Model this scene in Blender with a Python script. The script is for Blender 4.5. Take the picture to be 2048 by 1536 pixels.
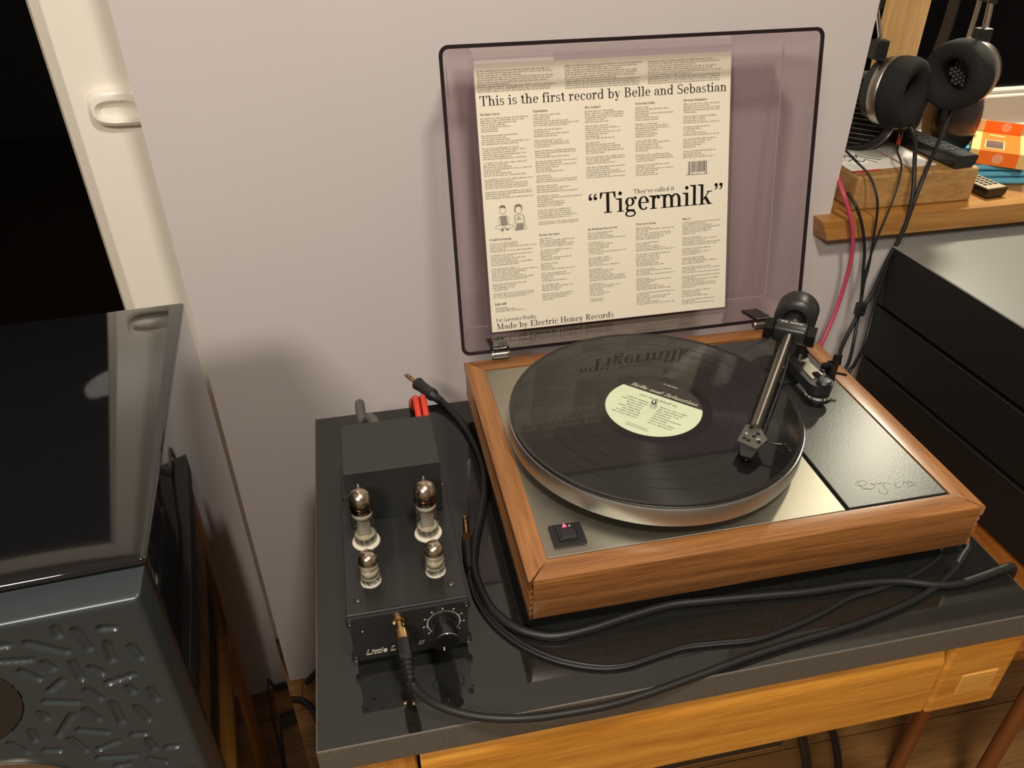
import bpy, bmesh, math, random
import numpy as np
from mathutils import Vector, Matrix, Euler

for _o in list(bpy.data.objects):
    bpy.data.objects.remove(_o)
random.seed(7)
SC = bpy.context.scene
COL = SC.collection
ZF = 0.76            # the plinth's top edge stands this high above the floor
R = math.radians

# ------------------------------------------------------------------ camera
cam_d = bpy.data.cameras.new('camera')
cam = bpy.data.objects.new('camera', cam_d)
COL.objects.link(cam)
cam.location = (-0.1048, -0.4488, 0.5171 + ZF)
cam.rotation_euler = Euler((0.9745, 0.0061, -0.2059), 'XYZ')
cam_d.sensor_fit = 'HORIZONTAL'
cam_d.sensor_width = 36.0
cam_d.lens = 36.0 * 1573.03 / 2048.0
cam_d.clip_start = 0.01
cam_d.clip_end = 50
SC.camera = cam

# ------------------------------------------------------------------ world, lights, exposure
w = bpy.data.worlds.new('night')
SC.world = w
w.use_nodes = True
w.node_tree.nodes['Background'].inputs[0].default_value = (0.010, 0.011, 0.014, 1)
w.node_tree.nodes['Background'].inputs[1].default_value = 0.6

def lamp(name, kind, loc, energy, color, size, target=None, spread=None):
    d = bpy.data.lights.new(name, kind)
    d.energy = energy
    d.color = color
    if kind == 'AREA':
        d.shape = 'DISK'
        d.size = size
        if spread: d.spread = spread
    else:
        d.shadow_soft_size = size
    o = bpy.data.objects.new(name, d)
    COL.objects.link(o)
    o.location = (loc[0], loc[1], loc[2] + ZF)
    if target is not None:
        v = Vector(target) - Vector(loc)
        o.rotation_euler = v.to_track_quat('-Z', 'Y').to_euler()
    return o

WARM = (1.0, 0.92, 0.79)
lamp('sill_lamp', 'POINT', (0.98, 0.764, 0.60), 23.0, (1.0, 0.92, 0.70), 0.045)
lamp('ceiling_lamp', 'AREA', (0.12, -0.60, 1.60), 22.0, WARM, 0.22, (0.12, -0.45, 0))
lamp('ceiling_lamp_far', 'AREA', (-0.85, -1.45, 1.60), 41.0, WARM, 0.55, (-0.70, -0.9, 0))

SC.view_settings.view_transform = 'Standard'
SC.view_settings.look = 'None'
SC.view_settings.gamma = 1.0
SC.view_settings.use_curve_mapping = False
SC.view_settings.exposure = 0.1
SC.cycles.use_denoising = True
SC.cycles.max_bounces = 10
SC.cycles.transparent_max_bounces = 24
SC.cycles.sample_clamp_indirect = 6.0
SC.cycles.caustics_reflective = False
SC.cycles.caustics_refractive = False

# ------------------------------------------------------------------ materials
def srgb(r, g, b):
    f = lambda c: (c / 255.0) / 12.92 if c <= 10 else (((c / 255.0) + 0.055) / 1.055) ** 2.4
    return (f(r), f(g), f(b), 1.0)

def _mat(name):
    m = bpy.data.materials.new(name)
    m.use_nodes = True
    nt = m.node_tree
    nt.nodes.clear()
    out = nt.nodes.new('ShaderNodeOutputMaterial')
    return m, nt, out

def mat(name, col, rough=0.5, metal=0.0, spec=0.5, coat=0.0, coat_rough=0.05, var=0.0, var_scale=40.0,
        bump=0.0, bump_scale=200.0, stretch=(1, 1, 1), emit=None, estr=0.0, aniso=0.0, rvar=0.0):
    m, nt, out = _mat(name)
    b = nt.nodes.new('ShaderNodeBsdfPrincipled')
    nt.links.new(b.outputs[0], out.inputs[0])
    if len(col) == 3: col = (*col, 1.0)
    b.inputs['Base Color'].default_value = col
    b.inputs['Roughness'].default_value = rough
    b.inputs['Metallic'].default_value = metal
    b.inputs['Specular IOR Level'].default_value = spec
    b.inputs['Coat Weight'].default_value = coat
    b.inputs['Coat Roughness'].default_value = coat_rough
    if aniso:
        b.inputs['Anisotropic'].default_value = aniso
    if emit is not None:
        b.inputs['Emission Color'].default_value = (*emit, 1) if len(emit) == 3 else emit
        b.inputs['Emission Strength'].default_value = estr
    tc = nt.nodes.new('ShaderNodeTexCoord')
    mp = nt.nodes.new('ShaderNodeMapping')
    mp.inputs['Scale'].default_value = stretch
    nt.links.new(tc.outputs['Object'], mp.inputs[0])
    n = nt.nodes.new('ShaderNodeTexNoise')
    n.inputs['Scale'].default_value = var_scale
    n.inputs['Detail'].default_value = 4
    nt.links.new(mp.outputs[0], n.inputs[0])
    if var:
        cr = nt.nodes.new('ShaderNodeValToRGB')
        e = cr.color_ramp.elements
        e[0].position, e[1].position = 0.3, 0.7
        e[0].color = tuple(c * (1 - var) for c in col[:3]) + (1,)
        e[1].color = tuple(min(1, c * (1 + var)) for c in col[:3]) + (1,)
        nt.links.new(n.outputs[0], cr.inputs[0])
        nt.links.new(cr.outputs[0], b.inputs['Base Color'])
    if rvar:
        mr = nt.nodes.new('ShaderNodeMapRange')
        mr.inputs['To Min'].default_value = max(0.02, rough - rvar)
        mr.inputs['To Max'].default_value = rough + rvar
        nt.links.new(n.outputs[0], mr.inputs[0])
        nt.links.new(mr.outputs[0], b.inputs['Roughness'])
    if bump:
        n2 = nt.nodes.new('ShaderNodeTexNoise')
        n2.inputs['Scale'].default_value = bump_scale
        n2.inputs['Detail'].default_value = 5
        nt.links.new(mp.outputs[0], n2.inputs[0])
        bp = nt.nodes.new('ShaderNodeBump')
        bp.inputs['Strength'].default_value = bump
        bp.inputs['Distance'].default_value = 0.001
        nt.links.new(n2.outputs[0], bp.inputs['Height'])
        nt.links.new(bp.outputs[0], b.inputs['Normal'])
    return m

def wood(name, dark, light, axis='X', scale=90.0, rough=0.4, ring=0.5, coat=0.0, long=0.06, bump=0.15):
    """Straight grain along one object axis."""
    m, nt, out = _mat(name)
    b = nt.nodes.new('ShaderNodeBsdfPrincipled')
    nt.links.new(b.outputs[0], out.inputs[0])
    b.inputs['Roughness'].default_value = rough
    b.inputs['Coat Weight'].default_value = coat
    b.inputs['Coat Roughness'].default_value = 0.2
    tc = nt.nodes.new('ShaderNodeTexCoord')
    mp = nt.nodes.new('ShaderNodeMapping')
    mp.inputs['Scale'].default_value = {'X': (long, 1, 1), 'Y': (1, long, 1), 'Z': (1, 1, long)}[axis]
    nt.links.new(tc.outputs['Object'], mp.inputs[0])
    n1 = nt.nodes.new('ShaderNodeTexNoise')
    n1.inputs['Scale'].default_value = scale
    n1.inputs['Detail'].default_value = 6
    n1.inputs['Roughness'].default_value = 0.65
    n1.inputs['Distortion'].default_value = 0.6
    nt.links.new(mp.outputs[0], n1.inputs[0])
    n2 = nt.nodes.new('ShaderNodeTexNoise')
    n2.inputs['Scale'].default_value = scale * 7
    n2.inputs['Detail'].default_value = 3
    nt.links.new(mp.outputs[0], n2.inputs[0])
    mx = nt.nodes.new('ShaderNodeMix')
    mx.data_type = 'FLOAT'
    mx.inputs[0].default_value = 0.35
    nt.links.new(n1.outputs[0], mx.inputs[2])
    nt.links.new(n2.outputs[0], mx.inputs[3])
    cr = nt.nodes.new('ShaderNodeValToRGB')
    e = cr.color_ramp.elements
    e[0].position, e[0].color = 0.33, dark
    e[1].position, e[1].color = 0.64, light
    nt.links.new(mx.outputs[0], cr.inputs[0])
    nt.links.new(cr.outputs[0], b.inputs['Base Color'])
    bp = nt.nodes.new('ShaderNodeBump')
    bp.inputs['Strength'].default_value = bump
    bp.inputs['Distance'].default_value = 0.0006
    nt.links.new(n2.outputs[0], bp.inputs['Height'])
    nt.links.new(bp.outputs[0], b.inputs['Normal'])
    return m

def clear(name, tint, gloss=1.0, rough=0.02, ior=1.45, cap=1.0):
    """A sheet of clear or tinted plastic or glass: what it lets through plus its mirror sheen."""
    m, nt, out = _mat(name)
    t = nt.nodes.new('ShaderNodeBsdfTransparent')
    t.inputs[0].default_value = (*tint, 1)
    g = nt.nodes.new('ShaderNodeBsdfGlossy')
    g.inputs['Roughness'].default_value = rough
    g.inputs[0].default_value = (gloss, gloss, gloss, 1)
    f = nt.nodes.new('ShaderNodeFresnel')
    f.inputs[0].default_value = ior
    mx = nt.nodes.new('ShaderNodeMixShader')
    cp = nt.nodes.new('ShaderNodeMath'); cp.operation = 'MINIMUM'
    cp.inputs[1].default_value = cap
    nt.links.new(f.outputs[0], cp.inputs[0])
    nt.links.new(cp.outputs[0], mx.inputs[0])
    nt.links.new(t.outputs[0], mx.inputs[1])
    nt.links.new(g.outputs[0], mx.inputs[2])
    nt.links.new(mx.outputs[0], out.inputs[0])
    return m

def vinyl_mat():
    m, nt, out = _mat('record_vinyl')
    b = nt.nodes.new('ShaderNodeBsdfPrincipled')
    nt.links.new(b.outputs[0], out.inputs[0])
    b.inputs['Base Color'].default_value = (0.006, 0.006, 0.006, 1)
    b.inputs['Specular IOR Level'].default_value = 0.16
    tc = nt.nodes.new('ShaderNodeTexCoord')
    sp = nt.nodes.new('ShaderNodeVectorMath'); sp.operation = 'MULTIPLY'
    sp.inputs[1].default_value = (1, 1, 0)
    nt.links.new(tc.outputs['Object'], sp.inputs[0])
    ln = nt.nodes.new('ShaderNodeVectorMath'); ln.operation = 'LENGTH'
    nt.links.new(sp.outputs[0], ln.inputs[0])
    # fine grooves change from track to track: noise read along the radius only
    cx = nt.nodes.new('ShaderNodeCombineXYZ')
    nt.links.new(ln.outputs['Value'], cx.inputs[0])
    n = nt.nodes.new('ShaderNodeTexNoise')
    n.inputs['Scale'].default_value = 900
    n.inputs['Detail'].default_value = 3
    nt.links.new(cx.outputs[0], n.inputs[0])
    mr = nt.nodes.new('ShaderNodeMapRange')
    mr.inputs['From Min'].default_value = 0.3; mr.inputs['From Max'].default_value = 0.7
    mr.inputs['To Min'].default_value = 0.25
    mr.inputs['To Max'].default_value = 0.34
    nt.links.new(n.outputs[0], mr.inputs[0])
    nt.links.new(mr.outputs[0], b.inputs['Roughness'])
    b.inputs['Anisotropic'].default_value = 1.0
    tg = nt.nodes.new('ShaderNodeTangent')
    tg.direction_type = 'RADIAL'; tg.axis = 'Z'
    nt.links.new(tg.outputs[0], b.inputs['Tangent'])
    b.inputs['Anisotropic Rotation'].default_value = 0.0
    b.inputs['Coat Weight'].default_value = 0.75
    b.inputs['Coat Roughness'].default_value = 0.04
    return m

M = {}
M['wall'] = mat('wall_paint', srgb(200, 193, 192), 0.75, spec=0.3, var=0.02, var_scale=3, bump=0.05, bump_scale=300)
M['ceil'] = mat('ceiling_paint', (0.75, 0.73, 0.70), 0.8)
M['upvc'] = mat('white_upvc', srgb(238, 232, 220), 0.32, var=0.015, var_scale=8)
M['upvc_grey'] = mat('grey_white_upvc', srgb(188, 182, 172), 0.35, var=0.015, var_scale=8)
M['upvc_line'] = mat('upvc_gasket', srgb(150, 142, 128), 0.5)
M['night'] = clear('night_glass', (0.25, 0.25, 0.25), 0.30, 0.03, 1.4)
M['granite'] = mat('black_granite', (0.012, 0.012, 0.011), 0.035, spec=0.62, var=0.35, var_scale=900)
M['granite_edge'] = mat('granite_sawn_edge', srgb(88, 83, 74), 0.6, var=0.22, var_scale=700, bump=0.3, bump_scale=900)
M['oak'] = wood('oak_x', srgb(168, 104, 30), srgb(214, 152, 62), 'X', 60, 0.38, coat=0.15)
M['oak_end'] = wood('oak_z', srgb(150, 92, 28), srgb(205, 142, 60), 'Z', 60, 0.4)
M['oak_inlay'] = wood('oak_inlay', srgb(190, 134, 56), srgb(216, 164, 82), 'X', 80, 0.45)
M['oak_sill'] = wood('sill_oak', srgb(136, 90, 38), srgb(180, 130, 66), 'X', 45, 0.42, coat=0.1)
M['block'] = wood('oak_block', srgb(138, 100, 54), srgb(184, 142, 88), 'X', 40, 0.5, long=0.3)
M['floor'] = wood('floor_oak', srgb(92, 62, 28), srgb(140, 100, 54), 'X', 30, 0.5)
M['plinth_x'] = wood('plinth_teak_x', srgb(92, 54, 22), srgb(158, 106, 58), 'X', 110, 0.34, coat=0.2, long=0.035)
M['plinth_y'] = wood('plinth_teak_y', srgb(104, 62, 28), srgb(166, 112, 62), 'Y', 110, 0.34, coat=0.2, long=0.035)
M['steel'] = mat('brushed_steel', srgb(170, 165, 151), 0.47, 1.0, stretch=(0.03, 1, 1), var=0.05, var_scale=500, rvar=0.05, aniso=0.4)
M['alu'] = mat('platter_alloy', srgb(190, 192, 188), 0.42, 1.0, rvar=0.05, var_scale=60)
M['satin_black'] = mat('satin_black_metal', (0.016, 0.016, 0.016), 0.38, spec=0.5)
M['black'] = mat('black_plastic', (0.010, 0.010, 0.010), 0.42)
M['gloss_black'] = mat('gloss_black_plastic', (0.008, 0.008, 0.008), 0.12)
M['matte_black'] = mat('matte_black', (0.008, 0.008, 0.008), 0.8, spec=0.2)
M['rubber'] = mat('cable_rubber', (0.011, 0.011, 0.011), 0.46, spec=0.4)
M['armboard'] = mat('armboard_laminate', (0.026, 0.026, 0.025), 0.37, spec=0.58, bump=0.10, bump_scale=420)
M['chrome'] = mat('chrome', (0.75, 0.73, 0.70), 0.10, 1.0)
M['silver'] = mat('silver_ring', srgb(176, 170, 160), 0.32, 1.0)
M['gunmetal'] = mat('gunmetal_tube', srgb(108, 104, 96), 0.38, 1.0)
M['gold'] = mat('gold_plate', srgb(206, 174, 118), 0.26, 1.0)
M['acrylic'] = clear('tinted_acrylic', (0.90, 0.845, 0.865), 0.95, 0.010, 1.49, 0.16)
M['acrylic_edge'] = mat('acrylic_edge', (0.016, 0.011, 0.013), 0.18)
M['film'] = clear('clear_film', (0.965, 0.965, 0.97), 0.9, 0.05, 1.25, 0.25)
M['glass'] = clear('valve_glass', (0.96, 0.955, 0.94), 1.0, 0.0, 1.42, 0.5)
M['getter'] = mat('getter_mirror', srgb(206, 192, 174), 0.24, 1.0)
M['getter_dark'] = mat('getter_edge', srgb(96, 72, 52), 0.22, 1.0)
M['mica'] = mat('mica', srgb(200, 190, 168), 0.4)
M['electrode'] = mat('valve_plate', srgb(176, 170, 158), 0.45, 0.2)
M['ceramic'] = mat('white_ceramic', srgb(206, 200, 184), 0.3)
M['card'] = mat('sleeve_card', srgb(240, 231, 210), 0.55, var=0.012, var_scale=12)
M['card_edge'] = mat('sleeve_card_edge', srgb(200, 190, 170), 0.6)
M['ink'] = mat('black_ink', (0.018, 0.015, 0.014), 0.6, spec=0.2)
M['ink_soft'] = mat('soft_ink', srgb(138, 128, 110), 0.7, spec=0.2)
M['ink_grey'] = mat('grey_ink', srgb(150, 142, 128), 0.7, spec=0.2)
M['vinyl'] = vinyl_mat()
M['vinyl_gap'] = mat('vinyl_track_gap', (0.004, 0.004, 0.004), 0.10, spec=0.5)
M['label_green'] = mat('label_paper', srgb(200, 210, 180), 0.55)
M['label_black'] = mat('label_black_print', (0.022, 0.017, 0.016), 0.5)
M['label_text'] = mat('label_grey_print', srgb(92, 94, 74), 0.6)
M['white_print'] = mat('white_print', srgb(228, 222, 200), 0.5)
M['print'] = mat('panel_print', srgb(196, 190, 176), 0.45)
M['red_led'] = mat('red_indicator', (0.55, 0.02, 0.06), 0.3, emit=(1.0, 0.06, 0.16), estr=3.0)
M['piano'] = mat('piano_black', (0.006, 0.006, 0.007), 0.05, spec=0.6, coat=0.5, coat_rough=0.03)
M['baffle'] = mat('grey_baffle', srgb(56, 63, 66), 0.30, 0.25, spec=0.5, var=0.03, var_scale=15)
M['cone'] = mat('driver_cone', srgb(30, 28, 22), 0.6)
M['hifi'] = mat('hifi_lid_lamplit', (0.19, 0.19, 0.178), 0.44, spec=0.8, bump=0.06, bump_scale=500)  # black lid made pale: the lamp's light on it put into the colour
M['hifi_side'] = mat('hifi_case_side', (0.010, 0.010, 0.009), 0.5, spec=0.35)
M['foam'] = mat('ear_foam', (0.018, 0.018, 0.017), 0.95, spec=0.2, bump=0.8, bump_scale=900)
M['grille'] = mat('driver_mesh', srgb(120, 112, 104), 0.5)
M['cup_gloss'] = mat('closed_cup', (0.014, 0.013, 0.012), 0.25, spec=0.6)
M['stitch'] = mat('cup_trim', srgb(112, 104, 88), 0.5, bump=0.6, bump_scale=400)
M['pink'] = mat('pink_cable', srgb(186, 66, 92), 0.5)
M['red'] = mat('red_plug', srgb(206, 60, 40), 0.45)
M['grey_cable'] = mat('grey_cable', srgb(84, 82, 76), 0.5)
M['orange'] = mat('orange_card', srgb(234, 108, 16), 0.5)
M['cream'] = mat('cream_card', srgb(214, 178, 116), 0.5)
M['logo_pale'] = mat('pale_print', srgb(232, 172, 134), 0.5)
M['window_dark'] = mat('box_window', srgb(96, 92, 92), 0.2)
M['cloth'] = mat('blue_cloth', srgb(92, 164, 188), 0.9, spec=0.2, bump=0.4, bump_scale=350)
M['paper'] = mat('white_paper', srgb(232, 228, 220), 0.6)
M['paper_red'] = mat('red_paper', srgb(196, 40, 44), 0.6)
M['remote_top'] = mat('remote_top', srgb(196, 190, 160), 0.35, 0.4)
M['copper'] = mat('copper_pipe', srgb(158, 100, 54), 0.45, 0.6)
M['shelf'] = wood('rack_wood', srgb(104, 56, 14), srgb(150, 88, 30), 'Y', 60, 0.45)

# ------------------------------------------------------------------ building helpers
TOP = []
def _link(o, parent):
    COL.objects.link(o)
    if parent is None:
        TOP.append(o)
    else:
        o.parent = parent
        pm = Matrix.Identity(4)
        p = parent
        chain = []
        while p is not None:
            chain.append(p); p = p.parent
        for p in reversed(chain):
            pm = pm @ p.matrix_parent_inverse @ Matrix.LocRotScale(p.location, p.rotation_euler, None)
        o.matrix_parent_inverse = pm.inverted()

def thing(name, label, cat, loc, group=None):
    o = bpy.data.objects.new(name, None)
    o.empty_display_size = 0.02
    o.location = loc
    _link(o, None)
    o['label'] = label; o['category'] = cat
    if group: o['group'] = group
    return o

def tag(o, label, cat, group=None):
    o['label'] = label; o['category'] = cat
    if group: o['group'] = group
    return o

def mesh(name, V, F, m, parent=None, smooth=False, mats=None, midx=None, auto=None):
    """One mesh object from world-space vertices; its origin sits at the middle of its foot."""
    V = np.asarray(V, float).reshape(-1, 3)
    c = (V.min(0) + V.max(0)) / 2
    c[2] = V[:, 2].min()
    me = bpy.data.meshes.new(name)
    me.from_pydata((V - c).tolist(), [], [list(f) for f in F])
    me.validate()
    for mm in (mats or [m]): me.materials.append(M[mm] if isinstance(mm, str) else mm)
    if midx is not None and len(midx) == len(me.polygons):
        me.polygons.foreach_set('material_index', midx)
    bm = bmesh.new(); bm.from_mesh(me)
    bmesh.ops.recalc_face_normals(bm, faces=bm.faces)
    bm.to_mesh(me); bm.free()
    if smooth or auto:
        me.polygons.foreach_set('use_smooth', [True] * len(me.polygons))
        if auto:
            try: me.set_sharp_from_angle(angle=R(auto))
            except Exception: pass
    o = bpy.data.objects.new(name, me)
    o.location = c
    _link(o, parent)
    return o

def struct(name, V, F, m, **k):
    o = mesh(name, V, F, m, **k)
    o['kind'] = 'structure'
    return o

def box_vf(x0, x1, y0, y1, z0, z1):
    V = [(x0,y0,z0),(x1,y0,z0),(x1,y1,z0),(x0,y1,z0),(x0,y0,z1),(x1,y0,z1),(x1,y1,z1),(x0,y1,z1)]
    F = [(3,2,1,0),(4,5,6,7),(0,1,5,4),(1,2,6,5),(2,3,7,6),(3,0,4,7)]
    return V, F

def bev_vf(x0, x1, y0, y1, z0, z1, b=0.001, seg=2):
    bm = bmesh.new()
    V, F = box_vf(x0, x1, y0, y1, z0, z1)
    vs = [bm.verts.new(v) for v in V]
    for f in F: bm.faces.new([vs[i] for i in f])
    bmesh.ops.bevel(bm, geom=bm.edges[:], offset=b, segments=seg, profile=0.5, affect='EDGES')
    bm.verts.index_update()
    V = [tuple(v.co) for v in bm.verts]
    F = [tuple(v.index for v in f.verts) for f in bm.faces]
    bm.free()
    return V, F

def join(*vfs):
    V, F = [], []
    for v, f in vfs:
        n = len(V)
        V += [tuple(q) for q in v]
        F += [tuple(i + n for i in g) for g in f]
    return V, F

def xf(vf, mtx):
    return [tuple(mtx @ Vector(v)) for v in vf[0]], vf[1]

def lathe_vf(prof, seg=32, mtx=None):
    V, F = [], []
    rings = []
    for r, z in prof:
        if abs(r) < 1e-7:
            rings.append([len(V)]); V.append((0, 0, z))
        else:
            k = len(V)
            rings.append(list(range(k, k + seg)))
            V += [(r * math.cos(2*math.pi*i/seg), r * math.sin(2*math.pi*i/seg), z) for i in range(seg)]
    for a, b in zip(rings, rings[1:]):
        for i in range(seg):
            j = (i + 1) % seg
            if len(a) == 1 and len(b) == 1: continue
            if len(a) == 1: F.append((a[0], b[j], b[i]))
            elif len(b) == 1: F.append((a[i], a[j], b[0]))
            else: F.append((a[i], a[j], b[j], b[i]))
    if len(rings[0]) > 1 and prof[0] != prof[-1]: F.append(tuple(reversed(rings[0])))
    if len(rings[-1]) > 1 and prof[0] != prof[-1]: F.append(tuple(rings[-1]))
    if mtx is not None: V = [tuple(mtx @ Vector(v)) for v in V]
    return V, F

def frame(o, zdir, xhint=(1, 0, 0)):
    """Matrix that puts the local z axis along zdir at point o."""
    z = Vector(zdir).normalized()
    x = Vector(xhint); x = (x - z * x.dot(z))
    if x.length < 1e-5: x = Vector((0, 1, 0)) - z * z.y
    x.normalize()
    y = z.cross(x)
    m = Matrix((x, y, z)).transposed().to_4x4()
    m.translation = Vector(o)
    return m

def spline(P, n=8):
    P = [np.array(p, float) for p in P]
    if len(P) < 3: return P
    out = []
    Q = [2*P[0]-P[1]] + P + [2*P[-1]-P[-2]]
    for i in range(1, len(Q) - 2):
        a, b, c, d = Q[i-1], Q[i], Q[i+1], Q[i+2]
        for k in range(n):
            t = k / n
            out.append(0.5*((2*b)+(-a+c)*t+(2*a-5*b+4*c-d)*t*t+(-a+3*b-3*c+d)*t**3))
    out.append(P[-1])
    return out

def tube_vf(P, r, seg=10, n=8, smooth=True):
    P = spline(P, n) if smooth else [np.array(p, float) for p in P]
    N = len(P)
    rr = r if callable(r) else (lambda t: r)
    T = [P[min(i+1, N-1)] - P[max(i-1, 0)] for i in range(N)]
    T = [t / (np.linalg.norm(t) + 1e-12) for t in T]
    u = np.cross(T[0], [0, 0, 1.0])
    if np.linalg.norm(u) < 1e-3: u = np.cross(T[0], [1.0, 0, 0])
    u /= np.linalg.norm(u)
    V, F = [], []
    for i in range(N):
        u = u - T[i] * np.dot(u, T[i]); u /= np.linalg.norm(u)
        v = np.cross(T[i], u)
        R_ = rr(i / (N - 1))
        for k in range(seg):
            a = 2 * math.pi * k / seg
            V.append(tuple(P[i] + R_ * (math.cos(a) * u + math.sin(a) * v)))
    for i in range(N - 1):
        for k in range(seg):
            l = (k + 1) % seg
            F.append((i*seg+k, i*seg+l, (i+1)*seg+l, (i+1)*seg+k))
    F.append(tuple(reversed(range(seg))))
    F.append(tuple(range((N-1)*seg, N*seg)))
    return V, F

def prism_vf(poly, z0, z1, mtx=None):
    n = len(poly)
    V = [(x, y, z0) for x, y in poly] + [(x, y, z1) for x, y in poly]
    F = [tuple(reversed(range(n))), tuple(range(n, 2*n))] + [(i, (i+1) % n, n+(i+1) % n, n+i) for i in range(n)]
    if mtx is not None: V = [tuple(mtx @ Vector(v)) for v in V]
    return V, F

def rrect(x0, x1, y0, y1, r, k=5):
    P = []
    for cx, cy, a0 in ((x1-r, y1-r, 0), (x0+r, y1-r, 90), (x0+r, y0+r, 180), (x1-r, y0+r, 270)):
        for i in range(k + 1):
            a = R(a0 + 90 * i / k)
            P.append((cx + r * math.cos(a), cy + r * math.sin(a)))
    return P

def part(name, vf, m, parent, **k):
    return mesh(name, vf[0], vf[1], m, parent=parent, **k)

# ------------------------------------------------------------------ lettering: a small serif face drawn from stems, bowls and slabs
CAP, XH, TH, ST = 0.72, 0.47, 0.032, 0.098
def _rect(x0, x1, y0, y1): return [(x0, y0), (x1, y0), (x1, y1), (x0, y1)]
def _S(x, y0=0.0, y1=CAP, w=ST): return [_rect(x - w/2, x + w/2, y0, y1)]
def _B(x, y=0.0, w=0.25): return [_rect(x - w/2, x + w/2, y, y + TH)]
def _Tt(x, y=CAP, w=0.25): return [_rect(x - w/2, x + w/2, y - TH, y)]
def _flag(x, y): return [[(x - 0.125, y - 0.02), (x, y - 0.06), (x, y), (x - 0.125, y - 0.02 - 0.005 + TH)]]
def _ring(cx, cy, rx, ry, tx, ty, a0=0, a1=360, k=14):
    out = []
    n = max(3, int(k * abs(a1 - a0) / 180))
    for i in range(n):
        a, b = R(a0 + (a1-a0)*i/n), R(a0 + (a1-a0)*(i+1)/n)
        out.append([(cx+rx*math.cos(a), cy+ry*math.sin(a)), (cx+rx*math.cos(b), cy+ry*math.sin(b)),
                    (cx+(rx-tx)*math.cos(b), cy+(ry-ty)*math.sin(b)), (cx+(rx-tx)*math.cos(a), cy+(ry-ty)*math.sin(a))])
    return out
def _dot(cx, cy, r, k=12): return [[(cx+r*math.cos(2*math.pi*i/k), cy+r*math.sin(2*math.pi*i/k)) for i in range(k)]]
def _d(x0, y0, x1, y1, w): return [[(x0-w/2, y0), (x0+w/2, y0), (x1+w/2, y1), (x1-w/2, y1)]]
def _stem(x, h): return _S(x, 0, h) + _B(x) + _flag(x - ST/2 + 0.001, h)
def _arch(cx): return _ring(cx, 0.28, 0.19, 0.20, 0.10, 0.045, 0, 150) + _S(cx + 0.142, 0, 0.29) + _B(cx + 0.142)
def _q(x, y, s=1, flip=1):
    return _dot(x, y, 0.062*s) + [[(x-0.062*s*flip, y), (x-0.045*s*flip, y+0.12*s*flip), (x+0.05*s*flip, y+0.175*s*flip), (x+0.055*s*flip, y+0.155*s*flip), (x-0.008*s*flip, y+0.09*s*flip)]]
G = {}
def g(ch, adv, *ps):
    G[ch] = (adv, [q for p in ps for q in p])
g(' ', 0.26); g('i', 0.30, _stem(0.15, XH), _dot(0.145, 0.64, 0.065)); g('l', 0.30, _stem(0.15, CAP))
g('h', 0.58, _stem(0.15, CAP), _arch(0.29)); g('n', 0.58, _stem(0.15, XH), _arch(0.29))
g('m', 0.88, _stem(0.15, XH), _arch(0.29), _arch(0.585)); g('r', 0.43, _stem(0.15, XH), _ring(0.30, 0.30, 0.17, 0.18, 0.09, 0.04, 60, 160), _dot(0.345, 0.405, 0.062))
g('t', 0.35, _S(0.16, 0.09, 0.60), [_rect(0.03, 0.30, XH-TH, XH)], _ring(0.25, 0.12, 0.14, 0.13, 0.098, 0.035, 180, 325), [[(0.11, 0.60), (0.11, XH), (0.03, XH)]])
g('s', 0.42, _ring(0.20, 0.345, 0.155, 0.135, 0.075, 0.035, 35, 240), _ring(0.205, 0.125, 0.165, 0.135, 0.075, 0.035, -145, 60), [[(0.06, 0.30), (0.10, 0.245), (0.36, 0.17), (0.33, 0.235)]],
  [_rect(0.31, 0.335, 0.33, 0.47), _rect(0.045, 0.07, 0.0, 0.15)])
g('e', 0.48, _ring(0.245, 0.235, 0.205, 0.245, 0.098, 0.035, 0, 318), [_rect(0.10, 0.44, 0.235, 0.235+TH)]); g('c', 0.46, _ring(0.245, 0.235, 0.205, 0.245, 0.098, 0.035, 52, 318), _dot(0.36, 0.365, 0.060))
g('o', 0.50, _ring(0.25, 0.235, 0.21, 0.245, 0.098, 0.032)); g('d', 0.58, _ring(0.235, 0.235, 0.195, 0.245, 0.098, 0.035, 35, 325), _S(0.42), _flag(0.372, CAP), _B(0.46, 0, 0.14))
g('b', 0.55, _S(0.14), _flag(0.092, CAP), _ring(0.305, 0.235, 0.205, 0.245, 0.098, 0.035, -145, 145)); g('p', 0.55, _S(0.14, -0.20, XH), _B(0.14, -0.20), _flag(0.092, XH), _ring(0.305, 0.235, 0.205, 0.245, 0.098, 0.035, -145, 145))
g('a', 0.50, _S(0.36, 0.05, 0.33), _ring(0.235, 0.32, 0.174, 0.16, 0.09, 0.035, 0, 150), _dot(0.115, 0.36, 0.055), _ring(0.215, 0.135, 0.17, 0.145, 0.095, 0.032, 60, 300), [_rect(0.20, 0.33, 0.255, 0.28), _rect(0.36, 0.48, 0.0, 0.06)])
g('g', 0.50, _ring(0.215, 0.32, 0.175, 0.155, 0.09, 0.03), _ring(0.235, -0.095, 0.205, 0.115, 0.055, 0.04), [[(0.10, 0.19), (0.16, 0.19), (0.13, 0.06), (0.05, 0.05)], [(0.06, 0.07), (0.10, 0.0), (0.40, -0.02), (0.38, 0.05)]], _dot(0.43, 0.44, 0.05), [_rect(0.33, 0.44, 0.44, 0.47)])
g('k', 0.58, _stem(0.15, CAP), _d(0.20, 0.17, 0.44, XH, 0.04), _d(0.28, 0.27, 0.45, 0.0, 0.12), _B(0.46, 0, 0.2), _Tt(0.45, XH, 0.2))
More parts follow.
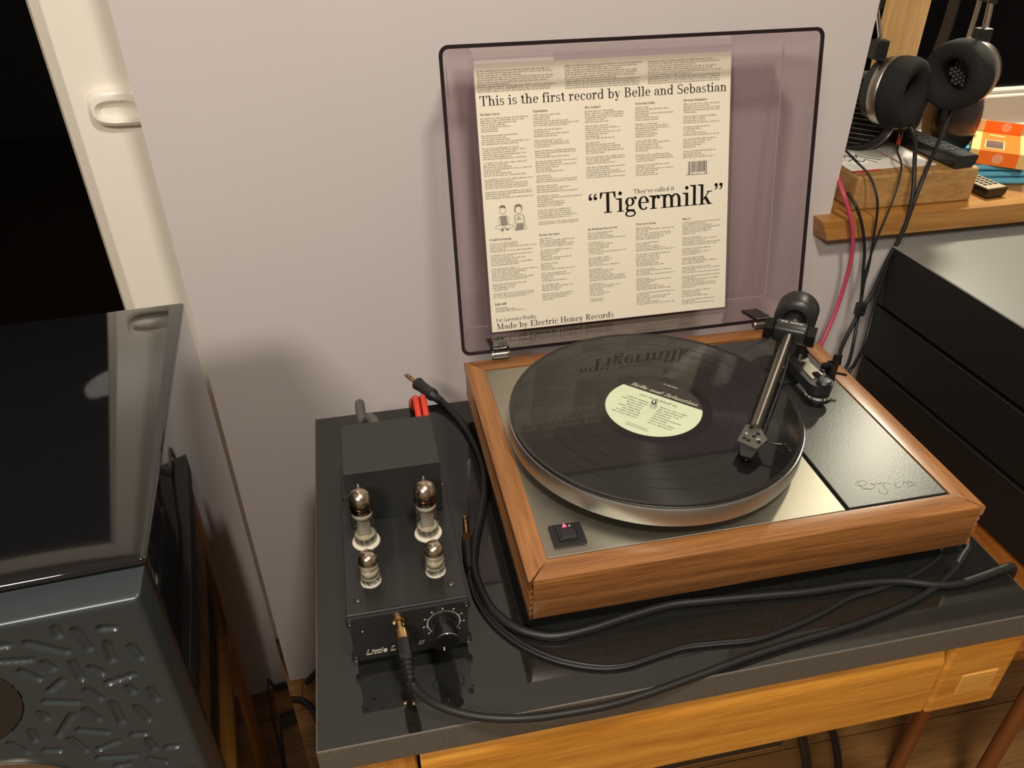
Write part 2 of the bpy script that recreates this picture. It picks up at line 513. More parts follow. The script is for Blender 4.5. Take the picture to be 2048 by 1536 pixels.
g('y', 0.52, _d(0.27, 0.02, 0.11, XH, 0.11), _d(0.20, -0.17, 0.42, XH, 0.035), _dot(0.12, -0.15, 0.055), [_rect(0.12, 0.22, -0.205, -0.17)], _Tt(0.11, XH, 0.22), _Tt(0.43, XH, 0.17))
g('v', 0.52, _d(0.27, 0.0, 0.11, XH, 0.11), _d(0.26, 0.0, 0.42, XH, 0.035), _Tt(0.11, XH, 0.22), _Tt(0.43, XH, 0.17)); g('w', 0.76, _d(0.23, 0, 0.10, XH, 0.10), _d(0.24, 0, 0.37, XH, 0.035), _d(0.52, 0, 0.38, XH, 0.10), _d(0.52, 0, 0.66, XH, 0.035), _Tt(0.10, XH, 0.2), _Tt(0.67, XH, 0.17))
g('f', 0.35, _S(0.15, 0, 0.56), _B(0.15), _ring(0.25, 0.555, 0.149, 0.165, 0.098, 0.035, 50, 180), _dot(0.335, 0.63, 0.058), [_rect(0.03, 0.29, XH-TH, XH)]); g('u', 0.58, _S(0.15, 0.16, XH), _flag(0.10, XH), _ring(0.29, 0.19, 0.19, 0.19, 0.10, 0.045, 180, 330), _S(0.43, 0, XH), _flag(0.382, XH), _B(0.47, 0, 0.14))
g('x', 0.52, _d(0.42, 0, 0.11, XH, 0.11), _d(0.09, 0, 0.40, XH, 0.035), _B(0.10), _B(0.42), _Tt(0.11, XH, 0.2), _Tt(0.41, XH, 0.18)); g("'", 0.2, _q(0.09, 0.60, 1, -1)); g('\u201c', 0.44, _q(0.11, 0.53), _q(0.30, 0.53)); g('\u201d', 0.44, _q(0.13, 0.66, 1, -1), _q(0.32, 0.66, 1, -1))
g('T', 0.66, _S(0.33, 0, CAP, 0.105), _B(0.33, 0, 0.30), [_rect(0.04, 0.62, CAP-TH, CAP), [(0.04, CAP), (0.035, 0.50), (0.065, 0.50), (0.13, CAP-TH)], [(0.62, CAP), (0.53, CAP-TH), (0.595, 0.50), (0.625, 0.50)]])
g('B', 0.64, _S(0.17, 0, CAP, 0.105), _ring(0.30, 0.545, 0.235, 0.175, 0.11, TH, -90, 90), _ring(0.31, 0.20, 0.265, 0.20, 0.11, TH, -90, 90), [_rect(0.04, 0.31, 0, TH), _rect(0.17, 0.31, 0.37, 0.37+TH), _rect(0.04, 0.31, CAP-TH, CAP)])
g('R', 0.68, _S(0.17, 0, CAP, 0.105), _B(0.17, 0, 0.28), _ring(0.30, 0.545, 0.245, 0.175, 0.11, TH, -90, 90), [_rect(0.17, 0.32, 0.37, 0.37+TH), _rect(0.04, 0.31, CAP-TH, CAP)], _d(0.52, 0.0, 0.36, 0.38, 0.11), _B(0.57, 0, 0.16))
g('S', 0.54, _ring(0.265, 0.53, 0.20, 0.20, 0.09, 0.04, 30, 245), _ring(0.27, 0.185, 0.215, 0.195, 0.09, 0.04, -150, 65), [[(0.085, 0.46), (0.14, 0.37), (0.47, 0.26), (0.43, 0.355)], _rect(0.43, 0.46, 0.50, 0.73), _rect(0.05, 0.08, -0.01, 0.22)])
_E = _S(0.17, 0, CAP, 0.105) + [_rect(0.04, 0.56, CAP-TH, CAP), _rect(0.17, 0.42, 0.36, 0.36+TH), _rect(0.40, 0.43, 0.27, 0.48), [(0.56, CAP), (0.46, CAP-TH), (0.535, 0.54), (0.56, 0.54)]]
g('E', 0.62, _E, [_rect(0.04, 0.58, 0, TH), [(0.58, 0), (0.46, TH), (0.555, 0.19), (0.585, 0.19)]]); g('F', 0.60, _E, _B(0.17, 0, 0.28)); g('L', 0.60, _S(0.17, 0, CAP, 0.105), _Tt(0.17, CAP, 0.26), [_rect(0.04, 0.56, 0, TH), [(0.56, 0), (0.42, TH), (0.53, 0.22), (0.565, 0.22)]])
g('H', 0.76, _S(0.17, 0, CAP, 0.105), _S(0.59, 0, CAP, 0.105), _B(0.17, 0, 0.26), _B(0.59, 0, 0.26), _Tt(0.17, CAP, 0.26), _Tt(0.59, CAP, 0.26), [_rect(0.17, 0.59, 0.36, 0.36+TH)])
g('M', 0.90, _S(0.14, 0, CAP, 0.04), _S(0.73, 0, CAP, 0.105), _B(0.14, 0, 0.22), _B(0.73, 0, 0.26), _d(0.43, 0.03, 0.19, CAP, 0.11), _d(0.43, 0.03, 0.70, CAP, 0.04), _Tt(0.12, CAP, 0.2), _Tt(0.77, CAP, 0.2))
g('A', 0.70, _d(0.55, 0, 0.33, CAP, 0.11), _d(0.13, 0, 0.33, CAP, 0.04), _B(0.13, 0, 0.22), _B(0.56, 0, 0.24), [_rect(0.2, 0.48, 0.22, 0.22+TH)]); g('I', 0.34, _S(0.17, 0, CAP, 0.105), _B(0.17, 0, 0.26), _Tt(0.17, CAP, 0.26)); g('J', 0.5, _S(0.33, 0.15, CAP, 0.105), _Tt(0.33, CAP, 0.26), _ring(0.21, 0.15, 0.172, 0.16, 0.09, 0.04, 180, 360), _dot(0.11, 0.16, 0.07))
g('C', 0.62, _ring(0.33, 0.36, 0.28, 0.37, 0.11, 0.04, 40, 320), [_rect(0.54, 0.57, 0.48, 0.72)]); g('D', 0.72, _S(0.17, 0, CAP, 0.105), _ring(0.31, 0.36, 0.35, 0.36, 0.11, TH, -90, 90), [_rect(0.04, 0.31, 0, TH), _rect(0.04, 0.31, CAP-TH, CAP)]); g('O', 0.70, _ring(0.35, 0.36, 0.30, 0.37, 0.11, 0.035))
g('W', 0.98, _d(0.30, 0, 0.14, CAP, 0.11), _d(0.30, 0, 0.47, CAP, 0.04), _d(0.66, 0, 0.50, CAP, 0.11), _d(0.66, 0, 0.84, CAP, 0.04), _Tt(0.14, CAP, 0.24), _Tt(0.85, CAP, 0.2)); g('Y', 0.66, _d(0.33, 0.3, 0.14, CAP, 0.11), _d(0.34, 0.3, 0.52, CAP, 0.04), _S(0.335, 0, 0.32, 0.105), _B(0.335), _Tt(0.13, CAP, 0.24), _Tt(0.53, CAP, 0.2))

def text_polys(s, x, y, width=None, size=None, shear=0.0, embolden=0.0, capsize=None):
    """2D polygons of a line of text, baseline at (x, y), fitted to a width and a capital height."""
    adv = sum(G[c][0] for c in s)
    sy = (capsize / CAP) if capsize else size
    sx = width / adv if width else sy
    out, cx = [], 0.0
    for c in s:
        a, ps = G[c]
        for p in ps:
            for dx in ((0.0,) if not embolden else (-embolden, 0.0, embolden)):
                out.append([(x + (cx + px + dx) * sx + shear * py * sy, y + py * sy) for px, py in p])
        cx += a
    return out

def flat_mesh(name, polys, to3d, m, parent):
    V, F = [], []
    for p in polys:
        k = len(V)
        V += [tuple(to3d(*q)) for q in p]
        F.append(tuple(range(k, k + len(p))))
    c = np.mean(np.array(V), 0)
    me = bpy.data.meshes.new(name)
    me.from_pydata((np.array(V) - c).tolist(), [], F)
    me.materials.append(M[m])
    o = bpy.data.objects.new(name, me)
    o.location = c
    _link(o, parent)
    return o

# ================================================================== the room
FLOOR = -0.76
WY = 0.52                       # face of the painted wall
def many(name, boxes, m):
    return struct(name, *join(*[box_vf(*b) for b in boxes]), m)

many('wall_back', [(-0.333, 0.568, WY, 0.86, FLOOR, 1.65), (0.568, 2.0, WY, 0.86, FLOOR, 0.0465), (0.568, 2.0, WY, 0.86, 1.20, 1.65),
                   (2.0, 2.6, WY, 0.86, FLOOR, 1.65), (-1.25, -0.333, WY, 0.86, 1.32, 1.65), (-2.6, -1.25, WY, 0.86, FLOOR, 1.65)], 'wall')
many('wall_left', [(-2.6, -2.5, -3.0, WY, FLOOR, 1.65)], 'wall')
many('wall_right', [(2.5, 2.6, -3.0, WY, FLOOR, 1.65)], 'wall')
many('wall_front', [(-2.6, 2.6, -3.1, -3.0, FLOOR, 1.65)], 'wall')
many('ceiling', [(-2.6, 2.6, -3.1, 0.86, 1.65, 1.75)], 'ceil')
fl = many('floor', [(-2.6, 2.6, -3.1, 0.86, FLOOR - 0.05, FLOOR - 0.004)], 'floor')
# floor boards where the photograph shows the floor
_pw = 0.125
_meshes = {}
for i in range(10):
    y0 = -0.42 + i * _pw
    joints = [-1.2, -0.62 + 0.31 * (i % 3), 0.52 + 0.27 * ((i * 2) % 3), 1.75]
    for a, b in zip(joints, joints[1:]):
        o = mesh('floor_board', *bev_vf(a + 0.0008, b - 0.0008, y0 + 0.0008, y0 + _pw - 0.0008, FLOOR - 0.02, FLOOR, 0.0012, 1), 'floor', parent=fl)

# window on the left: white door frame, dark night glass
GY = 0.62
wl = thing('window_1', 'white plastic door frame with dark night glass beside the wall corner', 'window', (-0.79, GY + 0.03, FLOOR))
del wl['category']
wl['kind'] = 'structure'
part('stile', bev_vf(-0.431, -0.300, GY, GY + 0.06, FLOOR, 1.32, 0.003, 2), 'upvc', wl)
part('glazing_bead', ([(-0.4465, GY+0.016, FLOOR), (-0.431, GY+0.003, FLOOR), (-0.431, GY+0.03, FLOOR), (-0.4465, GY+0.03, FLOOR),
                       (-0.4465, GY+0.016, 1.32), (-0.431, GY+0.003, 1.32), (-0.431, GY+0.03, 1.32), (-0.4465, GY+0.03, 1.32)],
                      [(0,1,2,3),(7,6,5,4),(0,4,5,1),(1,5,6,2),(2,6,7,3),(3,7,4,0)]), 'upvc', wl)
part('gasket', box_vf(-0.4475, -0.4460, GY+0.014, GY+0.03, FLOOR, 1.32), 'upvc_line', wl)
part('stile', bev_vf(-1.25, -1.12, GY, GY + 0.06, FLOOR, 1.32, 0.003, 2), 'upvc', wl)
part('top_rail', bev_vf(-1.12, -0.431, GY, GY + 0.06, 1.20, 1.32, 0.003, 2), 'upvc', wl)
part('bottom_rail', bev_vf(-1.12, -0.431, GY, GY + 0.06, FLOOR, FLOOR + 0.13, 0.003, 2), 'upvc', wl)
part('glass_pane', box_vf(-1.12, -0.4462, GY + 0.024, GY + 0.030, FLOOR + 0.13, 1.20), 'night', wl)
# pull handle with a scooped face
def handle():
    k = 24
    def oval(x0, x1, z0, z1, y, sq):
        P = []
        for i in range(k):
            a = 2 * math.pi * i / k
            c, s = math.cos(a), math.sin(a)
            f = lambda t: math.copysign(abs(t) ** sq, t)
            P.append(((x0+x1)/2 + (x1-x0)/2 * f(c), y, (z0+z1)/2 + (z1-z0)/2 * f(s)))
        return P
    L = [oval(-0.4105, -0.322, 0.2375, 0.283, GY, 0.55), oval(-0.409, -0.323, 0.239, 0.281, GY - 0.010, 0.55),
         oval(-0.405, -0.327, 0.243, 0.277, GY - 0.013, 0.6), oval(-0.402, -0.350, 0.2445, 0.270, GY - 0.0125, 0.8),
         oval(-0.397, -0.360, 0.249, 0.264, GY - 0.004, 0.9), oval(-0.385, -0.372, 0.254, 0.259, GY - 0.003, 1.0)]
    V = [p for l in L for p in l]
    F = []
    for i in range(len(L) - 1):
        for j in range(k):
            F.append((i*k+j, i*k+(j+1) % k, (i+1)*k+(j+1) % k, (i+1)*k+j))
    F.append(tuple(range((len(L)-1)*k, len(L)*k)))
    return V, F
part('handle', handle(), 'upvc', wl, auto=40)

# window on the right, set deep in its recess, with the oak sill board
W2 = 0.765
wr = thing('window_2', 'white framed window with black night glass above the oak sill', 'window', (1.28, W2 + 0.03, 0.0765))
del wr['category']
wr['kind'] = 'structure'
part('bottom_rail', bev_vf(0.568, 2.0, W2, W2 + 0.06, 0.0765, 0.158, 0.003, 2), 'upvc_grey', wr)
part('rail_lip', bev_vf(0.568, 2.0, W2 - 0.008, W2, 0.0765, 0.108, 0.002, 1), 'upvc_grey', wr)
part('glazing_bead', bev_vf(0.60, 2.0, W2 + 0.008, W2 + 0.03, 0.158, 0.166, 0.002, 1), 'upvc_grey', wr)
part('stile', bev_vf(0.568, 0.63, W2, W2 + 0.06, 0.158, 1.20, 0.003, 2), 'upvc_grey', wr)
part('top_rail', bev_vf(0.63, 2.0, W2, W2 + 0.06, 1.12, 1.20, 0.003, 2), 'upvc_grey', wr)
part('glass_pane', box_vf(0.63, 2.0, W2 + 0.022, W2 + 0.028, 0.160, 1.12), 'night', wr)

def sill():
    # plan outline of the sill board with its projecting horn; lower front corner cut back at the end
    poly = [(0.541, 0.494), (2.0, 0.494), (2.0, W2), (0.568, W2), (0.568, WY), (0.541, WY)]
    V, F = prism_vf(poly, 0.0465, 0.0765)
    V = [list(v) for v in V]
    V[0][0] += 0.014; V[5][0] += 0.006
    return V, F
so = struct('trim_1', *sill(), 'oak_sill')

# ================================================================== the stand: granite slab on an oak frame
SL = -0.071
def slab():
    V, F = bev_vf(-0.1883, 0.476, -0.0745, 0.376, -0.1015, SL, 0.0012, 2)
    idx = []
    for f in F:
        z = [V[i][2] for i in f]
        idx.append(0 if min(z) > SL - 1e-6 else 1)
    return V, F, idx
stand = thing('hifi_stand', 'oak framed stand with a polished black granite top slab', 'stand', (0.144, 0.15, FLOOR))
V, F, ix = slab()
mesh('granite_slab', V, F, None, parent=stand, mats=['granite', 'granite_edge'], midx=ix)
def beam():
    # front rail, rounded along its upper front edge
    prof = [(-0.030, -0.1017), (-0.046, -0.1017), (-0.0555, -0.1040), (-0.0630, -0.1095), (-0.0685, -0.1175), (-0.0712, -0.1270), (-0.0715, -0.1330), (-0.0715, -0.2030), (-0.0690, -0.2065), (-0.030, -0.2065)]
    n = len(prof)
    V = [(-0.1085, y, z) for y, z in prof] + [(0.3905, y, z) for y, z in prof]
    F = [tuple(range(n)), tuple(reversed(range(n, 2*n)))] + [(i, (i+1) % n, n+(i+1) % n, n+i) for i in range(n)]
    return V, F
part('front_rail', beam(), 'oak', stand, auto=35)
rb = part('corner_block', bev_vf(0.3935, 0.4735, -0.0730, -0.005, -0.2085, -0.1017, 0.005, 3), 'oak', stand)
part('inlay', bev_vf(0.4185, 0.4585, -0.0742, -0.060, -0.1830, -0.1510, 0.001, 1), 'oak_inlay', rb)
part('corner_block', bev_vf(-0.1850, -0.1110, -0.0700, -0.005, -0.2085, -0.1017, 0.005, 3), 'oak_end', stand)
for x0, x1 in ((-0.180, -0.135), (0.420, 0.465)):
    for y0, y1 in ((-0.055, -0.010), (0.31, 0.36)):
        if x0 > 0 and y0 < 0: continue
        part('leg', bev_vf(x0, x1, y0, y1, FLOOR, -0.1017, 0.003, 1), 'oak_end', stand)
part('side_rail', bev_vf(-0.178, -0.140, -0.005, 0.31, -0.18, -0.1017, 0.003, 1), 'oak_end', stand)
part('side_rail', bev_vf(0.425, 0.462, -0.005, 0.31, -0.18, -0.1017, 0.003, 1), 'oak_end', stand)
part('leg', bev_vf(0.425, 0.462, -0.005, 0.025, -0.24, -0.18, 0.003, 1), 'oak_end', stand)
part('back_rail', bev_vf(-0.14, 0.425, 0.32, 0.35, -0.18, -0.1017, 0.003, 1), 'oak', stand)
part('lower_shelf', bev_vf(-0.178, 0.30, -0.005, 0.35, -0.345, -0.325, 0.003, 1), 'oak', stand)

# black component on the shelf under the slab
d = thing('stereo_component', 'black stereo component in the shade under the oak front rail', 'component', (0.07, 0.13, -0.325))
part('case', bev_vf(-0.13, 0.285, -0.010, 0.33, -0.315, -0.245, 0.002, 2), 'black', d)
part('front_panel', bev_vf(-0.135, 0.290, -0.018, -0.008, -0.317, -0.243, 0.0015, 2), 'satin_black', d)
part('button', lathe_vf([(0, 0), (0.004, 0), (0.004, 0.003), (0.0035, 0.0035), (0, 0.0035)], 16, frame((0.125, -0.018, -0.272), (0, -1, 0))), 'chrome', d, auto=40)
for x in (-0.11, 0.26):
    for y in (0.03, 0.29):
        part('foot', lathe_vf([(0, -0.325), (0.012, -0.325), (0.013, -0.315), (0, -0.315)], 16, Matrix.Translation((x, y, 0))), 'matte_black', d)

# rack at the right: wooden shelf on copper pipes with three black boxes
rack = thing('equipment_rack', 'wooden rack shelf on copper pipe legs carrying black boxes', 'rack', (0.85, 0.26, FLOOR))
part('shelf', bev_vf(0.545, 1.16, 0.00, 0.515, -0.275, -0.252, 0.003, 1), 'shelf', rack)
for x, y in ((0.650, 0.122), (0.700, 0.036), (1.12, 0.04), (1.12, 0.48), (0.59, 0.48)):
    part('leg', lathe_vf([(0.0, FLOOR), (0.0105, FLOOR), (0.0105, -0.275), (0.0, -0.275)], 18, Matrix.Translation((x, y, 0))), 'copper', rack, auto=40)
A3 = R(3.0)
def hbox(z0, z1, inset, name, label, lidm='hifi_side'):
    base = Matrix.Translation((0.6548, 0.4830, 0)) @ Matrix.Rotation(A3, 4, 'Z')
    t = thing(name, label, 'hifi box', tuple(base @ Vector((0.21, -0.20, z0))), 'black hifi boxes stacked on the rack')
    vf = bev_vf(inset, 0.43 - inset, -0.43 + inset, -inset, z0 + 0.006, z1 - 0.0015, 0.0015, 1)
    part('case', xf(vf, base), 'hifi_side', t)
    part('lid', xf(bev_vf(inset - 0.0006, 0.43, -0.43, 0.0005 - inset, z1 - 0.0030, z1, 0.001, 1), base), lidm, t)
    part('front_panel', xf(bev_vf(0, 0.43, -0.438, -0.43 + inset, z0 + 0.004, z1 - 0.001, 0.001, 1), base), 'satin_black', t)
    for x in (0.03, 0.40):
        for y in (-0.40, -0.03):
            part('foot', xf(lathe_vf([(0, z0), (0.012, z0), (0.012, z0 + 0.006), (0, z0 + 0.006)], 14, Matrix.Translation((x, y, 0))), base), 'matte_black', t)
    return t
hbox(-0.252, -0.1575, 0.002, 'amplifier', 'black hifi box at the bottom of the stack beside the turntable')
hbox(-0.1575, -0.0650, 0.002, 'amplifier', 'middle black hifi box with a dark scratched side in the stack')
hbox(-0.0650, 0.0350, 0.001, 'amplifier', 'topmost black hifi box with the lamp light coloured into its lid', 'hifi')

# ================================================================== loudspeaker
SA = R(3.51)
SM = Matrix.Translation((-0.2617, -0.0614, 0.15)) @ Matrix.Rotation(SA, 4, 'Z')
SWD, SDP, SH = 0.264, 0.3544, 0.91
spk = thing('loudspeaker', 'glossy black floor loudspeaker with dimpled grey metal front', 'loudspeaker', tuple(SM @ Vector((-SWD/2, SDP/2, -SH))))
part('cabinet', xf(bev_vf(-SWD, 0, 0, SDP, -SH + 0.012, 0, 0.0035, 3), SM), 'piano', spk, auto=50)
CAPS = [(-0.0523,-0.0168,-0.0522,-0.0236),(-0.0425,-0.0216,-0.0397,-0.0403),(-0.0288,-0.0247,-0.0218,-0.0263),(-0.0699,-0.0243,-0.0523,-0.0390),(-0.0293,-0.0384,-0.0305,-0.0548),(-0.0171,-0.0459,-0.0145,-0.0582),(-0.0874,-0.0227,-0.0804,-0.0229),(-0.0931,-0.0344,-0.0733,-0.0393),(-0.0666,-0.0441,-0.0639,-0.0515),(-0.0525,-0.0492,-0.0517,-0.0659),(-0.0436,-0.0574,-0.0394,-0.0647),(-0.0385,-0.0752,-0.0231,-0.0725),(-0.0284,-0.0834,-0.0269,-0.0892),(-0.0806,-0.0477,-0.0741,-0.0575),(-0.0624,-0.0636,-0.0710,-0.0703),(-0.0518,-0.0778,-0.0470,-0.0884),(-0.0167,-0.0906,-0.0154,-0.1018),(-0.0769,-0.0799,-0.0608,-0.0872),(-0.0416,-0.0958,-0.0412,-0.1170),(-0.0288,-0.1046,-0.0252,-0.1209),(-0.0828,-0.0897,-0.0815,-0.0965),(-0.0672,-0.0988,-0.0796,-0.1156),(-0.0581,-0.0963,-0.0537,-0.1090),(-0.0671,-0.1154,-0.0525,-0.1245),(-0.0381,-0.1326,-0.0313,-0.1345),(-0.0930,-0.1052,-0.0943,-0.1157),(-0.0618,-0.1397,-0.0490,-0.1365),(-0.0751,-0.1222,-0.0696,-0.1382),(-0.0919,-0.1282,-0.0844,-0.1315),(-0.0311,-0.1424,-0.0297,-0.1540),(-0.0215,-0.1557,-0.0151,-0.1564),(-0.0645,-0.1494,-0.0431,-0.1561),(-0.1086,-0.1132,-0.1023,-0.1254),(-0.0354,-0.1637,-0.0265,-0.1719),(-0.0567,-0.1631,-0.0496,-0.1644)]
# the same dimples go on over the part of the front outside the frame
CAPS = CAPS + [(-SWD - a, b, -SWD - c, e) for a, b, c, e in CAPS if b > -0.15] + \
       [(-0.02 - 0.021*(i % 3), -0.188 - 0.022*(i//3), -0.02 - 0.021*(i % 3) + 0.009*math.cos(i*1.7), -0.188 - 0.022*(i//3) + 0.009*math.sin(i*1.7)) for i in range(12)]
TW = (-0.132, -0.0686, 0.0437)
def baffle():
    x0, x1, z0, z1 = -SWD + 0.0015, -0.0015, -0.30, -0.0045
    nx, nz = 250, 285
    xs, zs = np.linspace(x0, x1, nx), np.linspace(z0, z1, nz)
    X, Z = np.meshgrid(xs, zs)
    H = np.zeros_like(X)                       # + is into the plate
    for ax, az, bx, bz in CAPS:
        dx, dz = bx - ax, bz - az
        L = dx*dx + dz*dz + 1e-12
        t = np.clip(((X-ax)*dx + (Z-az)*dz) / L, 0, 1)
        D = np.hypot(X - ax - t*dx, Z - az - t*dz)
        H = np.maximum(H, np.clip(1 - (D/0.0031)**2, 0, 1) ** 0.8 * 0.0023)
    D = np.hypot(X - TW[0], Z - TW[1])
    H = np.where(D < TW[2], 0.010, H)
    D2 = np.hypot(X + 0.132, Z + 0.190)
    H = np.where(D2 < 0.055, 0.012, H)
    e = np.minimum(np.minimum(X - x0, x1 - X), z1 - Z)
    r = 0.005
    H = H + np.where(e < r, r - np.sqrt(np.clip(r*r - (r-e)**2, 0, None)), 0)
    V = np.stack([X, -0.027 + H, Z], -1).reshape(-1, 3).tolist()
    F = [(j*nx+i, j*nx+i+1, (j+1)*nx+i+1, (j+1)*nx+i) for j in range(nz-1) for i in range(nx-1)]
    # skirts back to the cabinet
    ring = [j*nx for j in range(nz-1, -1, -1)] + list(range(1, nx)) + [j*nx+nx-1 for j in range(1, nz)] + [(nz-1)*nx+i for i in range(nx-2, 0, -1)]
    b = len(V)
    V += [(V[i][0], -0.0012, V[i][2]) for i in ring]
    n = len(ring)
    F += [(ring[k], ring[(k+1) % n], b+(k+1) % n, b+k) for k in range(n)]
    return V, F
part('baffle', xf(baffle(), SM), 'baffle', spk, auto=45)
part('lower_baffle', xf(bev_vf(-SWD + 0.0015, -0.0015, -0.027, -0.0012, -SH + 0.02, -0.301, 0.003, 2), SM), 'baffle', spk)
part('tweeter', xf(lathe_vf([(0, 0.0005), (0.012, 0.001), (0.020, 0.006), (0.0432, 0.0085)], 48, frame((TW[0], -0.0175, TW[1]), (0, -1, 0))), SM), 'cone', spk, auto=40)
part('driver_ring', xf(lathe_vf([(0.054, 0), (0.054, 0.013), (0.057, 0.0152), (0.061, 0.0142), (0.061, 0.010), (0.054, 0)], 64, frame((-0.132, -0.0145, -0.190), (0, -1, 0))), SM), 'silver', spk, auto=40)
part('driver_cone', xf(lathe_vf([(0, 0.004), (0.016, 0.0045), (0.020, 0.003), (0.053, 0.010)], 48, frame((-0.132, -0.0145, -0.190), (0, -1, 0))), SM), 'cone', spk, auto=40)
part('base_plate', xf(bev_vf(-SWD - 0.01, 0.01, -0.02, SDP + 0.01, -SH, -SH + 0.012, 0.002, 1), SM), 'satin_black', spk)

# cables on the floor between speaker and stand
tag(mesh('floor_cable', *tube_vf([(-0.60, 0.47, -0.754), (-0.42, 0.455, -0.754), (-0.335, 0.475, -0.754), (-0.295, 0.455, -0.754), (-0.275, 0.395, -0.754), (-0.265, 0.33, -0.754), (-0.235, 0.29, -0.754)], 0.0055, 8, 6), 'rubber', smooth=True),
    'black cable curving across the floor behind the loudspeaker', 'cable')
tag(mesh('floor_cable', *tube_vf([(-0.30, 0.505, -0.752), (-0.262, 0.49, -0.70), (-0.25, 0.44, -0.72), (-0.262, 0.37, -0.754), (-0.24, 0.31, -0.754)], 0.006, 8, 6), 'rubber', smooth=True),
    'black cable hanging down the wall beside the granite slab corner', 'cable')
tag(mesh('floor_cable', *tube_vf([(0.36, 0.33, -0.30), (0.45, 0.20, -0.45), (0.52, 0.14, -0.62), (0.545, 0.11, -0.753), (0.50, 0.05, -0.754)], 0.006, 8, 6), 'rubber', smooth=True),
    'thin black cable hanging straight beside the copper pipe under the rail', 'cable')
tag(mesh('floor_cable', *tube_vf([(0.29, 0.12, -0.30), (0.375, 0.09, -0.42), (0.43, 0.085, -0.56), (0.455, 0.06, -0.70), (0.47, 0.02, -0.753)], 0.007, 8, 6), 'rubber', smooth=True),
    'black cable looping down from the shaded stereo component', 'cable')

# ================================================================== turntable
PW, PD, PB, RL = 0.445, 0.356, -0.0507, 0.022
tt = thing('turntable', 'wooden turntable with steel top plate and raised tinted dust cover', 'turntable', (PW/2, PD/2, SL))

def rail_profile(fluted):
    pr = [(RL, 0.0)]
    pr += [(0.0016, 0.0), (0.0004, -0.0005), (0.0, -0.0018)]
    if fluted:
        z = -0.0105
        pr += [(0.0, z), (0.0008, z - 0.0010)]
        for i in range(4):
            z0 = -0.0118 - i * 0.0072
            pr += [(0.0040, z0), (0.0042, z0 - 0.0010), (0.0022, z0 - 0.0018), (0.0012, z0 - 0.0040), (0.0022, z0 - 0.0060)]
        z0 = -0.0118 - 4 * 0.0072
        pr += [(0.0042, z0), (0.0042, z0 - 0.0010), (0.0015, z0 - 0.0022), (0.0012, PB + 0.0012), (0.0022, PB)]
    else:
        pr += [(0.0, PB + 0.0015), (0.0010, PB)]
    pr += [(RL, PB)]
    return pr
def rail(side):
    fl_ = side in 'LR'
    pr = rail_profile(fl_)
    V = []
    for end in (0, 1):
        for o, z in pr:
            if fl_:
                m = max(0.0, (o - 0.0045) * RL / (RL - 0.0045))
                y = m if end == 0 else PD - m
                V.append((o if side == 'L' else PW - o, y, z))
            else:
                m = 0.0045 + o * (RL - 0.0045) / RL
                # the board's ends follow the fluting of the side rails
                x = m if end == 0 else PW - m
                V.append((x, o if side == 'F' else PD - o, z))
    n = len(pr)
    F = [tuple(range(n)), tuple(reversed(range(n, 2*n)))] + [(i, (i+1) % n, n+(i+1) % n, n+i) for i in range(n)]
    return V, F
part('front_rail', rail('F'), 'plinth_x', tt, auto=40)
part('back_rail', rail('B'), 'plinth_x', tt, auto=40)
part('side_rail', rail('L'), 'plinth_y', tt, auto=40)
part('side_rail', rail('R'), 'plinth_y', tt, auto=40)
part('base_board', box_vf(0.012, PW - 0.012, 0.012, PD - 0.012, PB + 0.002, PB + 0.006), 'matte_black', tt)
for x in (0.035, PW - 0.035):
    for y in (0.035, PD - 0.035):
        part('foot', lathe_vf([(0, SL), (0.014, SL), (0.016, SL + 0.004), (0.016, PB + 0.004), (0, PB + 0.004)], 20, Matrix.Translation((x, y, 0))), 'matte_black', tt)
# steel plate with the gap before the arm board
part('top_plate', bev_vf(RL, 0.3120, RL + 0.0004, PD - RL - 0.003, -0.003, 0.0006, 0.0006, 2), 'steel', tt)
part('plate_gap', box_vf(0.3120, PW - RL, RL, PD - RL - 0.003, -0.010, -0.004), 'matte_black', tt)
ab = part('arm_board', bev_vf(0.3165, PW - RL - 0.0022, RL + 0.0024, PD - RL - 0.0045, -0.006, 0.0002, 0.0009, 2), 'armboard', tt)
def script_mark():
    ps = [[(0.347, 0.058), (0.3415, 0.0545), (0.344, 0.0505), (0.353, 0.0525), (0.352, 0.0575), (0.346, 0.056), (0.345, 0.049), (0.352, 0.044)],
          [(0.343, 0.0465), (0.352, 0.0445), (0.358, 0.0475), (0.3565, 0.052), (0.360, 0.0495), (0.3625, 0.052), (0.3645, 0.0485), (0.3665, 0.0515), (0.369, 0.049)],
          [(0.360, 0.044), (0.3575, 0.038), (0.362, 0.035), (0.3665, 0.039), (0.3665, 0.046), (0.371, 0.050), (0.3745, 0.047)],
          [(0.381, 0.0465), (0.3775, 0.0435), (0.3805, 0.0405), (0.384, 0.0425)],
          [(0.3865, 0.0435), (0.390, 0.048), (0.3915, 0.043), (0.3945, 0.0475), (0.397, 0.0425), (0.400, 0.0455)],
          [(0.388, 0.0395), (0.393, 0.0405), (0.3985, 0.0395)]]
    return join(*[tube_vf([(x, y, 0.0002) for x, y in p], 0.00020, 5, 6) for p in ps])
part('embossed_script', script_mark(), 'armboard', ab, smooth=True)

